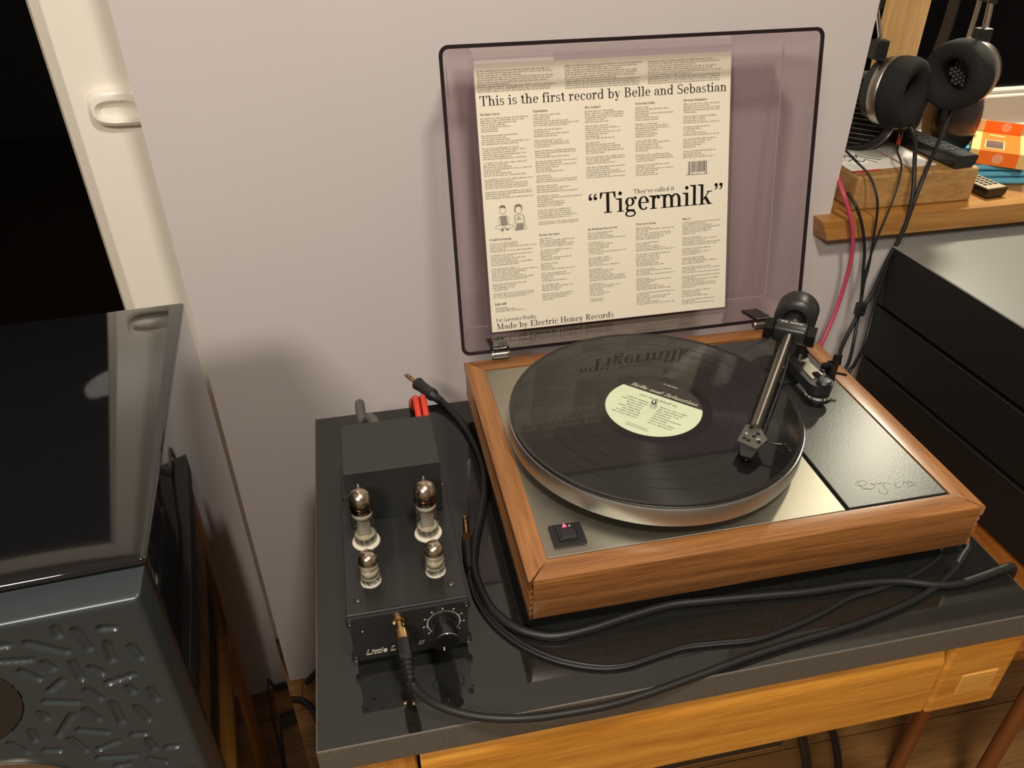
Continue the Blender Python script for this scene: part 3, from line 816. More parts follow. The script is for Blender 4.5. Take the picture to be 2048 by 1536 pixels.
# power switch
sw = part('power_switch', prism_vf(rrect(0.0315, 0.0617, 0.0320, 0.0586, 0.0012), 0.0006, 0.0030), 'black', tt)
part('rocker', bev_vf(0.0375, 0.0550, 0.0375, 0.0560, 0.003, 0.0046, 0.0012, 2), 'satin_black', sw)
part('rocker_pad', bev_vf(0.0395, 0.0540, 0.0382, 0.0495, 0.0042, 0.0058, 0.0010, 2), 'satin_black', sw)
part('red_indicator', prism_vf([(0.0437, 0.0528), (0.0479, 0.0528), (0.0462, 0.0562), (0.0452, 0.0562)], 0.0046, 0.0054), 'red_led', sw)
part('indicator', lathe_vf([(0, 0.0046), (0.0009, 0.0046), (0.0009, 0.0050), (0, 0.0050)], 10, Matrix.Translation((0.0505, 0.0535, 0))), 'print', sw)

# platter
CX, CY = 0.1725, 0.1722
PT = Matrix.Translation((CX, CY, 0))
part('sub_platter', lathe_vf([(0, 0.0006), (0.075, 0.0006), (0.075, 0.012), (0, 0.012)], 48, PT), 'matte_black', tt)
part('platter', lathe_vf([(0, 0.0125), (0.1500, 0.0125), (0.1513, 0.0130), (0.1518, 0.0142), (0.1518, 0.0318), (0.1513, 0.0329), (0.1500, 0.0332), (0, 0.0332)], 128, PT), 'alu', tt, auto=40)
part('mat', lathe_vf([(0, 0.0332), (0.1460, 0.0332), (0.1460, 0.0344), (0, 0.0344)], 96, PT), 'matte_black', tt)
part('spindle', lathe_vf([(0, 0.0344), (0.0036, 0.0344), (0.0036, 0.0395), (0.0030, 0.0430), (0.0016, 0.0450), (0, 0.0455)], 24, PT), 'chrome', tt, auto=50)

# ------------------------------------------------------------------ tonearm
PV = Vector((0.366, 0.253, 0.0550)); HD = Vector((0.2475, 0.0985, 0.0515))
ad = (HD - PV).normalized()                    # along the arm, towards the record
arm = part('tonearm', tube_vf([PV + ad * 0.006, HD], lambda t: 0.0062 - 0.0012 * t, 20, 8, False), 'gunmetal', tt, auto=40)
AF = frame(PV, -ad, (0, 0, 1))                 # z backwards, x up
def AM(vf): return xf(vf, AF)
part('counterweight', AM(lathe_vf([(0, 0.037), (0.0125, 0.037), (0.0135, 0.0310), (0.0200, 0.0318), (0.0236, 0.0350), (0.0241, 0.0362), (0.0241, 0.060), (0.0228, 0.063), (0, 0.063)], 48)), 'satin_black', arm, auto=35)
part('arm_stub', AM(lathe_vf([(0, 0.004), (0.010, 0.004), (0.010, 0.031), (0, 0.031)], 24)), 'black', arm, auto=40)
part('bearing_housing', AM(bev_vf(-0.010, 0.010, -0.019, 0.019, -0.010, 0.012, 0.004, 3)), 'satin_black', arm, auto=50)
bh = part('name_strip', AM(bev_vf(0.0098, 0.0106, -0.0165, 0.0165, 0.0005, 0.0095, 0.0003, 1)), 'satin_black', arm)
tick = [box_vf(0.0106, 0.0108, -0.0125 + i * 0.0021, -0.0125 + i * 0.0021 + 0.0013, 0.0035, 0.0065) for i in range(12) if i != 4]
part('lettering', AM(join(*tick)), 'print', bh)
for s in (-1, 1):
    hexa = [(0.0135 * math.cos(R(60 * i)), 0.0135 * math.sin(R(60 * i))) for i in range(6)]
    mt = Matrix(((0, 1, 0, 0), (0, 0, 1, 0), (1, 0, 0, 0), (0, 0, 0, 1)))
    V, F = prism_vf(hexa, 0.0190 * s, 0.0285 * s)
    part('bearing_yoke', AM(([(v[0], v[2], v[1]) for v in V], F)), 'gloss_black', arm)
part('pillar', lathe_vf([(0, 0.0002), (0.013, 0.0002), (0.013, 0.046), (0, 0.046)], 28, Matrix.Translation((PV.x, PV.y, 0))), 'satin_black', arm, auto=40)
part('arm_collar', lathe_vf([(0, 0.0002), (0.0300, 0.0002), (0.0300, 0.0050), (0.0280, 0.0062), (0.020, 0.0066), (0.018, 0.012), (0, 0.012)], 40, Matrix.Translation((PV.x - 0.006, PV.y + 0.002, 0))), 'satin_black', arm, auto=35)
# lift and bias platform running forward from the pillar
pf = part('arm_platform', prism_vf(rrect(0.3600, 0.3880, 0.1770, 0.2480, 0.012), 0.0170, 0.0290), 'satin_black', arm, auto=40)
part('cover_plate', prism_vf([(0.3665, 0.2360), (0.3835, 0.2360), (0.3835, 0.2300), (0.3815, 0.2270), (0.3830, 0.1990), (0.3665, 0.1930)], 0.0290, 0.0300), 'silver', pf)
part('lever_pad', bev_vf(0.3720, 0.3790, 0.1960, 0.2040, 0.0300, 0.0318, 0.0005, 1), 'gloss_black', pf)
part('bias_stem', lathe_vf([(0, 0.0002), (0.009, 0.0002), (0.009, 0.017), (0, 0.017)], 20, Matrix.Translation((0.374, 0.188, 0))), 'black', pf)
part('bias_dial', lathe_vf([(0, 0.0080), (0.0148, 0.0080), (0.0153, 0.0088), (0.0150, 0.0125), (0.0130, 0.0145), (0, 0.0145)], 36, Matrix.Translation((0.374, 0.188, 0))), 'satin_black', pf, auto=40)
marks = []
for i in range(20):
    a = R(150 + i * 12)
    c_, s_ = math.cos(a), math.sin(a)
    for k in range(1 if i % 2 else 2):
        b = a + k * 0.05
        p0 = (0.374 + 0.0148 * math.cos(b), 0.188 + 0.0148 * math.sin(b), 0.0128)
        p1 = (0.374 + 0.0133 * math.cos(b), 0.188 + 0.0133 * math.sin(b), 0.0146)
        marks.append(tube_vf([p0, p1], 0.00032, 4, 1, False))
part('dial_numerals', join(*marks), 'print', pf)
part('knob', lathe_vf([(0, 0.0290), (0.0075, 0.0290), (0.0080, 0.0310), (0.0060, 0.0335), (0, 0.0340)], 24, Matrix.Translation((0.3755, 0.1840, 0))), 'satin_black', pf, auto=30)
part('adjuster', lathe_vf([(0, 0.0290), (0.0090, 0.0290), (0.0090, 0.0335), (0.0072, 0.0335), (0.0062, 0.0375), (0, 0.0375)], 24, Matrix.Translation((0.3800, 0.2440, 0))), 'gloss_black', pf, auto=35)
part('lift_bar', tube_vf([(0.3580, 0.2380, 0.024), (0.3480, 0.2270, 0.024), (0.3460, 0.2240, 0.030)], 0.0028, 12, 4), 'chrome', pf, smooth=True)
part('arm_rest', join(bev_vf(0.3960, 0.4060, 0.2060, 0.2170, 0.0002, 0.0360, 0.002, 2), bev_vf(0.3880, 0.4060, 0.2085, 0.2145, 0.0300, 0.0360, 0.002, 2), bev_vf(0.3980, 0.4080, 0.2060, 0.2110, 0.0330, 0.0480, 0.002, 2),
                       tube_vf([(0.404, 0.211, 0.022), (0.418, 0.205, 0.020)], 0.0016, 8, 2, False), tube_vf([(0.398, 0.212, 0.026), (0.385, 0.225, 0.026)], 0.0014, 8, 2, False)), 'gloss_black', arm)
hs = part('headshell', prism_vf([(0.2419, 0.1061), (0.2537, 0.1011), (0.2510, 0.0792), (0.2346, 0.0688), (0.2224, 0.0846)], 0.0490, 0.0512), 'silver', arm)
M['headshell'] = mat('headshell_grey', srgb(92, 90, 84), 0.42, 0.6)
hs.data.materials[0] = M['headshell']
for i, (x, y) in enumerate([(0.2442, 0.0999), (0.2465, 0.0897), (0.2410, 0.0869), (0.2331, 0.0823), (0.2309, 0.0865), (0.2413, 0.0772)]):
    part('hole', lathe_vf([(0, 0.0512), (0.0021, 0.0512), (0.0021, 0.05135), (0, 0.05135)], 14, Matrix.Translation((x, y, 0))), 'matte_black', hs)
for x, y in ((0.2357, 0.0920), (0.2418, 0.0812)):
    part('screw', lathe_vf([(0, 0.0512), (0.0024, 0.0512), (0.0022, 0.0524), (0.0010, 0.0526), (0.0009, 0.0522), (0, 0.0522)], 14, Matrix.Translation((x, y, 0))), 'chrome', hs, auto=40)
part('finger_lift', tube_vf([(0.249, 0.0785, 0.0500), (0.2558, 0.0735, 0.0505), (0.2627, 0.0692, 0.0515), (0.2650, 0.0640, 0.0500), (0.2640, 0.0590, 0.0505)], 0.0012, 10, 6), 'gloss_black', hs, smooth=True)
hd2 = Vector((ad.x, ad.y, 0)).normalized(); hp = Vector((-hd2.y, hd2.x, 0))
c0 = Vector((0.2380, 0.0850, 0))
def cart():
    V = []
    for (f_, hw, zz) in ((-0.006, 0.0085, 0.049), (0.012, 0.0085, 0.049), (0.024, 0.0050, 0.0462), (-0.006, 0.0080, 0.0395), (0.010, 0.0070, 0.0385), (0.022, 0.0045, 0.0415)):
        for s in (-1, 1):
            q = c0 + hd2 * f_ + hp * (hw * s)
            V.append((q.x, q.y, zz))
    F = [(0, 2, 3, 1), (2, 4, 5, 3), (6, 7, 9, 8), (8, 9, 11, 10), (0, 1, 7, 6), (4, 10, 11, 5), (0, 6, 8, 2), (2, 8, 10, 4), (1, 3, 9, 7), (3, 5, 11, 9)]
    return V, F
ct = part('cartridge', cart(), 'satin_black', hs)
tipq = c0 + hd2 * 0.017
part('stylus', tube_vf([(tipq - hd2 * 0.006) + Vector((0, 0, 0.0390)), tipq + Vector((0, 0, 0.0362))], 0.0005, 6, 2, False), 'chrome', ct)
part('signal_wire', tube_vf([PV + ad * 0.03 + Vector((0.006, -0.003, -0.006)), PV + ad * 0.10 + Vector((0.008, -0.004, -0.009)), HD - ad * 0.01 + Vector((0.007, -0.004, -0.004))], 0.0009, 6, 6), 'black', arm, smooth=True)

# ------------------------------------------------------------------ dust cover, tipped back on its hinges
LT = R(12.5)
LB = Vector((0.0, 0.358, 0.008)); LU = Vector((0, math.sin(LT), math.cos(LT))); LN = Vector((0, math.cos(LT), -math.sin(LT)))
LX0, LX1, LLEN, LDP, LIN = -0.001, 0.4448, 0.3475, 0.065, 0.013
def lid3(x, s, d): return tuple(LB + Vector((x, 0, 0)) + LU * s + LN * d)
def lid_shell():
    loops = []
    for ins, d in ((0, 0), (LIN, LDP), (LIN + 0.0028, LDP - 0.003), (0.003, 0)):
        loops.append([lid3(x, s, d) for x, s in rrect(LX0 + ins, LX1 - ins, ins, LLEN - ins, 0.010 if ins < 0.005 else 0.005, 5)])
    n = len(loops[0])
    V = [p for l in loops for p in l]
    F = []
    for a, b in ((0, 1), (2, 3), (3, 0)):
        for i in range(n):
            F.append((a*n+i, a*n+(i+1) % n, b*n+(i+1) % n, b*n+i))
    F.append(tuple(range(n, 2*n)))
    F.append(tuple(range(2*n, 3*n)))
    return V, F
lid = part('dust_cover', lid_shell(), 'acrylic', tt, auto=60)
def lid_rim():
    o = [(x, s) for x, s in rrect(LX0 - 0.0004, LX1 + 0.0004, -0.0004, LLEN + 0.0004, 0.0104, 5)]
    i = [(x, s) for x, s in rrect(LX0 + 0.0036, LX1 - 0.0036, 0.0036, LLEN - 0.0036, 0.007, 5)]
    n = len(o)
    V = [lid3(x, s, d) for L in (o, i) for d in (-0.0006, 0.0014) for x, s in L]
    F = []
    for a, b in ((0, 2), (0, 1), (1, 3), (2, 3)):
        for k in range(n):
            F.append((a*n+k, a*n+(k+1) % n, b*n+(k+1) % n, b*n+k))
    return V, F
part('rim', lid_rim(), 'acrylic_edge', lid, auto=40)
M['acrylic_glint'] = mat('acrylic_painted_glint', srgb(196, 180, 176), 0.15)
# pale tubes: light glinting along the moulded corner edges, put in as colour
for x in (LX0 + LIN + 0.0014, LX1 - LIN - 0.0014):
    part('edge_glint', tube_vf([lid3(x, LIN + 0.004, LDP - 0.0015), lid3(x, LLEN - LIN - 0.004, LDP - 0.0015)], 0.0006, 6, 1, False), 'acrylic_glint', lid)
part('edge_glint', tube_vf([lid3(LX0 + LIN + 0.004, LIN + 0.0014, LDP - 0.0015), lid3(LX1 - LIN - 0.004, LIN + 0.0014, LDP - 0.0015)], 0.0005, 6, 1, False), 'acrylic_glint', lid)
for hx in (0.046, 0.392):
    hg = part('hinge', xf(bev_vf(hx - 0.0105, hx + 0.0105, 0.3520, 0.3640, 0.0002, 0.0040, 0.001, 1), Matrix.Identity(4)), 'satin_black', tt)
    part('hinge_barrel', lathe_vf([(0, -0.0115), (0.0040, -0.0115), (0.0046, -0.0105), (0.0046, -0.0085), (0.0038, -0.0078), (0.0038, 0.0078), (0.0046, 0.0085), (0.0046, 0.0105), (0.0040, 0.0115), (0, 0.0115)], 20,
         frame((hx, 0.3575, 0.0050), (1, 0, 0))), 'silver', hg, auto=40)
    hl = part('hinge_plate', [lid3(*v) for v in bev_vf(hx - 0.0125, hx + 0.0110, 0.0036, 0.0075, -0.002, 0.034, 0.001, 1)[0]] and
              ([lid3(*v) for v in bev_vf(hx - 0.0125, hx + 0.0110, 0.0036, 0.0075, -0.002, 0.034, 0.001, 1)[0]], bev_vf(hx - 0.0125, hx + 0.0110, 0.0036, 0.0075, -0.002, 0.034, 0.001, 1)[1]), 'gloss_black', lid)
    part('spring_clip', tube_vf([lid3(hx - 0.009, 0.0066, -0.0026), lid3(hx - 0.006, 0.0056, -0.0030), lid3(hx + 0.006, 0.0060, -0.0030), lid3(hx + 0.0085, 0.0072, -0.0026)], 0.0007, 8, 4), 'chrome', hl, smooth=True)

# ================================================================== record on the platter
RZ = 0.0347
rec = thing('vinyl_record', 'black vinyl record with green and black label on the platter', 'record', (CX, CY, RZ - 0.0003))
RT = Matrix.Translation((CX, CY, 0))
part('disc', lathe_vf([(0, RZ - 0.0003), (0.1478, RZ - 0.0003), (0.1500, RZ), (0.1504, RZ + 0.0009), (0.1498, RZ + 0.0018), (0.1478, RZ + 0.0016), (0.1460, RZ + 0.0012), (0.0600, RZ + 0.0012), (0.0520, RZ + 0.0012), (0, RZ + 0.0012)], 160, RT), 'vinyl', rec, auto=8)
for k, (ra, rb_) in enumerate(((0.1462, 0.1472), (0.1262, 0.1269), (0.1140, 0.1147), (0.0955, 0.0962), (0.0795, 0.0802), (0.0510, 0.0600))):
    part('track_gap' if k < 5 else 'run_out', lathe_vf([(ra, RZ + 0.0012), (rb_, RZ + 0.0012), (rb_, RZ + 0.00128), (ra, RZ + 0.00128), (ra, RZ + 0.0012)], 128, RT), 'vinyl_gap', rec)
LE1 = Vector((0.71, -0.704)).normalized(); LE2 = Vector((-LE1.y, LE1.x))
def lab3(z):
    return lambda x, y: (CX + LE1.x * x + LE2.x * y, CY + LE1.y * x + LE2.y * y, z)
lz = RZ + 0.0014
ch = 0.0215; LR_ = 0.0500
a0 = math.asin(ch / LR_)
up_ = [(LR_ * math.cos(a0 + (math.pi - 2*a0) * i / 32), LR_ * math.sin(a0 + (math.pi - 2*a0) * i / 32)) for i in range(33)]
lo_ = [(LR_ * math.cos(math.pi - a0 + (math.pi + 2*a0) * i / 48), LR_ * math.sin(math.pi - a0 + (math.pi + 2*a0) * i / 48)) for i in range(49)]
def slabpoly(poly, z0, z1):
    n = len(poly)
    f0, f1 = lab3(z0), lab3(z1)
    return [f0(*q) for q in poly] + [f1(*q) for q in poly], [tuple(reversed(range(n))), tuple(range(n, 2*n))] + [(i, (i+1) % n, n+(i+1) % n, n+i) for i in range(n)]
lab = part('label', slabpoly(lo_, lz - 0.0002, lz + 0.0001), 'label_green', rec)
lbk = part('label_band', slabpoly(up_, lz - 0.0002, lz + 0.0001), 'label_black', rec)
f3 = lab3(lz + 0.0004)
flat_mesh('label_title', text_polys('Belle and Sebastian', -0.0385, 0.0242, width=0.0760, capsize=0.0064, shear=0.28, embolden=0.05), f3, 'white_print', lbk)
def greek(x, y, width, h, n=None, rag=0.0):
    """One line of print too small to read: a row of word-length strokes."""
    out = []
    cx = x
    end = x + width * (1 - rag * random.random())
    while cx < end - h:
        wl_ = h * random.choice((1.2, 2.2, 2.8, 3.4, 4.2, 5.0))
        wl_ = min(wl_, end - cx)
        k = cx
        while k < cx + wl_ - 0.25*h:
            lw = h * random.choice((0.34, 0.42, 0.5))
            out.append(_rect(k, k + lw * 0.72, y, y + h * random.choice((0.9, 1.0, 1.0, 1.0, 1.45))))
            k += lw + h * 0.1
        cx += wl_ + h * 0.62
    return out
flat_mesh('label_small_print', greek(-0.0085, 0.0440, 0.017, 0.0012), f3, 'white_print', lbk)
flat_mesh('label_subtitle', text_polys('are indebted to', -0.0225, 0.0118, width=0.0430, capsize=0.0042, shear=0.25), f3, 'label_text', lab)
ps = []
for i in range(8):
    wd = (0.024, 0.029, 0.021, 0.019, 0.027, 0.020, 0.026, 0.028)[i]
    ps += greek(-0.0075 - wd + 0.0002 * i, 0.0030 - 0.0044 * i, wd, 0.0016)
    wd = (0.030, 0.028, 0.024, 0.019, 0.031, 0.017, 0.027, 0.026)[i]
    ps += greek(0.0062, 0.0025 - 0.0044 * i, wd, 0.0016)
for i in range(3): ps += greek(-0.012, -0.0385 - 0.0020 * i, 0.025, 0.0007)
flat_mesh('label_credits', ps, f3, 'label_text', lab)

# ================================================================== album sleeve standing in the lid
SW_ = 0.315
ST_ = R(15.8)
SB = Vector((0.0438, 0.3990, 0.0122)); SU = Vector((0, math.sin(ST_), math.cos(ST_))); SN = Vector((0, -math.cos(ST_), math.sin(ST_)))
slv = thing('album_sleeve', 'cream album sleeve covered in black text standing inside the lid', 'album sleeve', tuple(SB + Vector((SW_/2, 0, 0))))
def sl3(d): return lambda u, v: tuple(SB + Vector((u * SW_, 0, 0)) + SU * (v * SW_) + SN * d)
def slbox(u0, u1, v0, v1, d0, d1):
    V, F = box_vf(u0, u1, v0, v1, d0, d1)
    return [sl3(v[2])(v[0], v[1]) for v in V], F
cov = part('cover', slbox(0, 1, 0, 1, -0.003, 0.0), 'card', slv)
part('clear_outer_sleeve', slbox(-0.016, 1.012, -0.006, 1.022, -0.0036, 0.0009), 'film', slv)
part('inner_sleeve_edge', slbox(0.004, 0.30, 1.0005, 1.014, -0.0024, -0.0008), 'paper', slv)
f3 = sl3(0.00025)
flat_mesh('headline', text_polys('This is the first record by Belle and Sebastian', 0.0125, 0.8580, width=0.972, capsize=0.0345), f3, 'ink', cov)
flat_mesh('title', text_polys('\u201cTigermilk\u201d', 0.4120, 0.4330, width=0.5700, capsize=0.0800, embolden=0.006), f3, 'ink', cov)
flat_mesh('title_lead', text_polys("They've called it", 0.6010, 0.4985, width=0.1700, capsize=0.0165), f3, 'ink', cov)
flat_mesh('dedication', text_polys('For Lawrence Bradby', 0.0182, 0.0402, width=0.1660, capsize=0.0150), f3, 'ink', cov)
flat_mesh('imprint', text_polys('Made by Electric Honey Records', 0.0182, 0.0092, width=0.4920, capsize=0.0240), f3, 'ink', cov)
hp_ = []
for s, u, v, wd in (('The State I Am In', 0.0110, 0.8240, 0.074), ('Expectations', 0.2120, 0.8250, 0.056), ("She's Losing It", 0.4120, 0.8265, 0.062), ("You're Just A Baby", 0.6110, 0.8285, 0.080),
                    ('Electronic Renaissance', 0.8070, 0.8295, 0.097), ('I Could Be Dreaming', 0.0138, 0.3640, 0.087), ('We Rule The School', 0.2125, 0.3655, 0.082), ('My Wandering Days Are Over', 0.4105, 0.3705, 0.122),
                    ("I Don't Love Anyone", 0.6086, 0.3740, 0.086), ('Mary Jo', 0.8068, 0.3785, 0.034)):
    hp_ += text_polys(s, u, v, width=wd, capsize=0.0082, embolden=0.022)
flat_mesh('song_headings', hp_, f3, 'ink', cov)
bp_ = []
def block(u, v, width, lines, pitch=0.00765, rag=0.45):
    for L in lines:
        bp_.extend(greek(u, v, width * L, 0.0040))
        v -= pitch
    return v
rnd = random.Random(3)
for u, v0, n in ((0.0105, 0.9740, 10), (0.3400, 0.9770, 11), (0.6640, 0.9760, 11)):
    block(u, v0, 0.300, [rnd.uniform(0.88, 1.0) if i not in (2, 6) else rnd.uniform(0.4, 0.8) for i in range(n)], 0.0077)
def stanzas(u, v0, v1, wd):
    v = v0
    while v > v1 + 0.012:
        n = rnd.choice((4, 5, 6, 7))
        for i in range(n):
            if v < v1: break
            bp_.extend(greek(u, v, wd * rnd.choice((0.35, 0.5, 0.6, 0.75, 0.9, 1.0)), 0.0039))
            v -= 0.0076
        v -= 0.0076
stanzas(0.0115, 0.8110, 0.5180, 0.185); stanzas(0.2120, 0.8120, 0.4020, 0.180); stanzas(0.4115, 0.8135, 0.5470, 0.155)
stanzas(0.6115, 0.8155, 0.5580, 0.155); stanzas(0.8075, 0.8165, 0.6160, 0.150)
stanzas(0.0145, 0.3500, 0.1320, 0.185); stanzas(0.2135, 0.3520, 0.0840, 0.140); stanzas(0.4100, 0.3570, 0.0780, 0.170)
stanzas(0.6090, 0.3600, 0.0460, 0.165); stanzas(0.8068, 0.3650, 0.0290, 0.165)
block(0.0190, 0.0950, 0.120, [0.45, 0.70, 1.0], 0.0072)
flat_mesh('lyrics_print', bp_, f3, 'ink_soft', cov)
flat_mesh('label_mark', greek(0.0190, 0.1080, 0.050, 0.0075), f3, 'ink', cov)
# bar code
bc = []
x = 0.829
while x < 0.905:
    wv = random.choice((0.0012, 0.0018, 0.0026))
    bc.append(_rect(x, x + wv, 0.562 if 0.835 < x < 0.900 else 0.556, 0.604)); x += wv + random.choice((0.0012, 0.0018, 0.0028))
bc += greek(0.822, 0.552, 0.09, 0.0040)
flat_mesh('bar_code', bc, f3, 'ink', cov)
# small line drawing of two seated figures
def seg_line(P, w=0.0016):
    out = []
    for (ax, ay), (bx, by) in zip(P, P[1:]):
        dx, dy = bx - ax, by - ay
        L = math.hypot(dx, dy) or 1
        nx, ny = -dy / L * w / 2, dx / L * w / 2
        out.append([(ax + nx, ay + ny), (ax - nx, ay - ny), (bx - nx, by - ny), (bx + nx, by + ny)])
    return out
def oval_pts(cx, cy, rx, ry, a0_=0, a1_=360, n=18): return [(cx + rx * math.cos(R(a0_ + (a1_-a0_)*i/n)), cy + ry * math.sin(R(a0_ + (a1_-a0_)*i/n))) for i in range(n + 1)]
ln, fillp, hair = [], [], []
ox, oy = 0.0735, 0.4000
ln += seg_line(oval_pts(ox, oy + 0.0770, 0.0120, 0.0150)); hair += [oval_pts(ox, oy + 0.0860, 0.0135, 0.0110, 0, 180, 12)]
fillp += [[(ox - 0.0130, oy + 0.0560), (ox + 0.0140, oy + 0.0560), (ox + 0.0170, oy + 0.0220), (ox - 0.0100, oy + 0.0200)]]
ln += seg_line([(ox - 0.014, oy + 0.056), (ox - 0.020, oy + 0.044), (ox - 0.015, oy + 0.022)]) + seg_line([(ox + 0.015, oy + 0.056), (ox + 0.023, oy + 0.044), (ox + 0.020, oy + 0.022)])
ln += seg_line(oval_pts(ox - 0.012, oy + 0.0140, 0.021, 0.0075)) + seg_line(oval_pts(ox + 0.016, oy + 0.0140, 0.021, 0.0075))
hair += [oval_pts(ox - 0.006, oy + 0.002, 0.006, 0.005), oval_pts(ox + 0.014, oy + 0.003, 0.006, 0.004)]
ox = 0.1350
ln += seg_line(oval_pts(ox, oy + 0.0750, 0.0125, 0.0155)); hair += [oval_pts(ox, oy + 0.0855, 0.0150, 0.0105, 0, 180, 12), _rect(ox - 0.0155, ox - 0.0110, oy + 0.066, oy + 0.087), _rect(ox + 0.0110, ox + 0.0150, oy + 0.070, oy + 0.087)]
ln += seg_line([(ox - 0.016, oy + 0.055), (ox + 0.018, oy + 0.055), (ox + 0.020, oy + 0.022), (ox - 0.010, oy + 0.022), (ox - 0.016, oy + 0.055)])
ln += seg_line([(ox - 0.016, oy + 0.055), (ox - 0.018, oy + 0.020), (ox - 0.022, oy - 0.004)]) + seg_line([(ox + 0.018, oy + 0.055), (ox + 0.024, oy + 0.030), (ox + 0.018, oy + 0.004)])
fillp += [[(ox - 0.0100, oy + 0.0220), (ox + 0.0180, oy + 0.0220), (ox + 0.0160, oy - 0.0020), (ox - 0.0170, oy - 0.0040)]]
ln += seg_line(oval_pts(ox + 0.024, oy + 0.006, 0.006, 0.008)) + seg_line([(ox - 0.017, oy - 0.004), (ox + 0.016, oy - 0.002)])
hair += [_rect(ox - 0.007, ox + 0.006, oy + 0.044, oy + 0.0475), _rect(ox - 0.008, ox + 0.009, oy + 0.036, oy + 0.0395)]
flat_mesh('drawing_fill', fillp, sl3(0.0002), 'ink_grey', cov)
flat_mesh('drawing_lines', ln, f3, 'ink_soft', cov)
flat_mesh('drawing_hair', hair, f3, 'ink_soft', cov)

# ================================================================== valve headphone amplifier
AX0, AX1, AY = -0.1553, -0.0515, -0.0035
amp = thing('headphone_amplifier', 'black valve headphone amplifier with four silver-topped tubes on the slab', 'amplifier', ((AX0 + AX1)/2, 0.095, SL))
amp['label'] = 'black headphone amplifier with round volume knob standing left of the turntable'
part('chassis', bev_vf(AX0 + 0.0025, AX1 - 0.0025, -0.0008, 0.195, -0.0595, -0.0070, 0.0008, 1), 'satin_black', amp)
def faceplate():
    xs0, xs1, z0, z1 = AX0, AX1, -0.0605, -0.0065
    P = []
    def side(x, s):   # waisted edge with squared-off corners for the screws
        return [(x, z0 + 0.0015), (x, z0 + 0.0085), (x + s*0.0022, z0 + 0.0115), (x + s*0.0026, (z0+z1)/2), (x + s*0.0022, z1 - 0.0115), (x, z1 - 0.0085), (x, z1 - 0.0015)]
    L = side(xs0, 1); Rr = side(xs1, -1)
    poly = [(xs0 + 0.0015, z0)] + L + [(xs0 + 0.0015, z1), (xs1 - 0.0015, z1)] + Rr[::-1] + [(xs1 - 0.0015, z0)]
    V, F = prism_vf(poly, 0, 0.0030)
    return [(v[0], AY + v[2], v[1]) for v in V], F
fp = part('front_panel', faceplate(), 'satin_black', amp)
MB_ = Matrix(((1, 0, 0, 0), (0, 0, -1, 0), (0, 1, 0, 0), (0, 0, 0, 1)))
for x, z in ((-0.1520, -0.0100), (-0.0546, -0.0100), (-0.1520, -0.0570), (-0.0546, -0.0570)):
    sc = part('screw', lathe_vf([(0, 0), (0.0027, 0), (0.0026, 0.0008), (0.0017, 0.0013), (0.0014, 0.0007), (0, 0.0007)], 18, frame((x, AY, z), (0, -1, 0))), 'gunmetal', fp, auto=40)
part('power_light', lathe_vf([(0, 0), (0.0019, 0), (0.0018, 0.0009), (0.0009, 0.0015), (0, 0.0016)], 16, frame((-0.1428, AY, -0.0237), (0, -1, 0))), 'gunmetal', fp, auto=50)
def outline_text(s, x, z, size, y, shear):
    cu = bpy.data.curves.new('tmp', 'FONT')
    cu.body = s
    cu.size = size
    cu.shear = shear
    cu.fill_mode = 'NONE'
    cu.bevel_depth = size * 0.022
    cu.bevel_resolution = 0
    cu.resolution_u = 3
    o = bpy.data.objects.new('tmp', cu)
    COL.objects.link(o)
    dg = bpy.context.evaluated_depsgraph_get()
    me = o.evaluated_get(dg).to_mesh()
    V = [(x + v.co.x, y - v.co.z, z + v.co.y) for v in me.vertices]
    F = [tuple(p.vertices) for p in me.polygons]
    o.evaluated_get(dg).to_mesh_clear()
    bpy.data.objects.remove(o)
    return V, F
part('lettering', outline_text('Little Dot', -0.1435, -0.0538, 0.0088, AY, 0.30), 'print', fp)
part('model_lettering', outline_text('III', -0.0985, -0.0520, 0.0066, AY, 0.30), 'print', fp)
KX, KZ = -0.0748, -0.0285
kb = part('volume_knob', lathe_vf([(0, 0.0005), (0.0100, 0.0005), (0.0100, 0.0195), (0.0106, 0.0200), (0.0106, 0.0212), (0.0098, 0.0218), (0, 0.0218)], 48, frame((KX, AY, KZ), (0, -1, 0))), 'gloss_black', fp, auto=35)
part('knob_rim', lathe_vf([(0.0098, 0.0217), (0.0108, 0.0210), (0.0108, 0.0200), (0.0101, 0.0194), (0.0098, 0.0217)], 48, frame((KX, AY, KZ), (0, -1, 0))), 'chrome', kb, auto=60)
part('knob_pointer', bev_vf(KX - 0.0034, KX - 0.0024, AY - 0.0222, AY - 0.0216, KZ - 0.0088, KZ - 0.0048, 0.0001, 1), 'white_print', kb)
tk = []
for i in range(41):
    a = R(-40 + 260 * i / 40)
    r0, r1 = 0.0134, (0.0156 if i % 5 == 0 else 0.0146)
    tk.append(tube_vf([(KX + r0 * math.cos(a), AY - 0.0001, KZ + r0 * math.sin(a)), (KX + r1 * math.cos(a), AY - 0.0001, KZ + r1 * math.sin(a))], 0.00022, 4, 1, False))
    if i % 5 == 0:
        tk.append(lathe_vf([(0, 0), (0.0008, 0), (0.0008, 0.0002), (0, 0.0002)], 8, frame((KX + 0.0174 * math.cos(a), AY, KZ + 0.0174 * math.sin(a)), (0, -1, 0))))
part('volume_scale', join(*tk), 'print', fp)
part('top_plate', bev_vf(AX0 + 0.0012, AX1 - 0.0012, -0.0005, 0.195, -0.0072, -0.0045, 0.0006, 1), 'satin_black', amp)
ribs = []
for xa, n in ((-0.1370, 22), (-0.1035, 27)):
    for i in range(n):
        x = xa + i * 0.00125
        ribs.append(box_vf(x, x + 0.00060, 0.0010, 0.108, -0.0046, -0.0034))
M['rib'] = mat('rib_metal', (0.05, 0.05, 0.047), 0.28, 0.6)
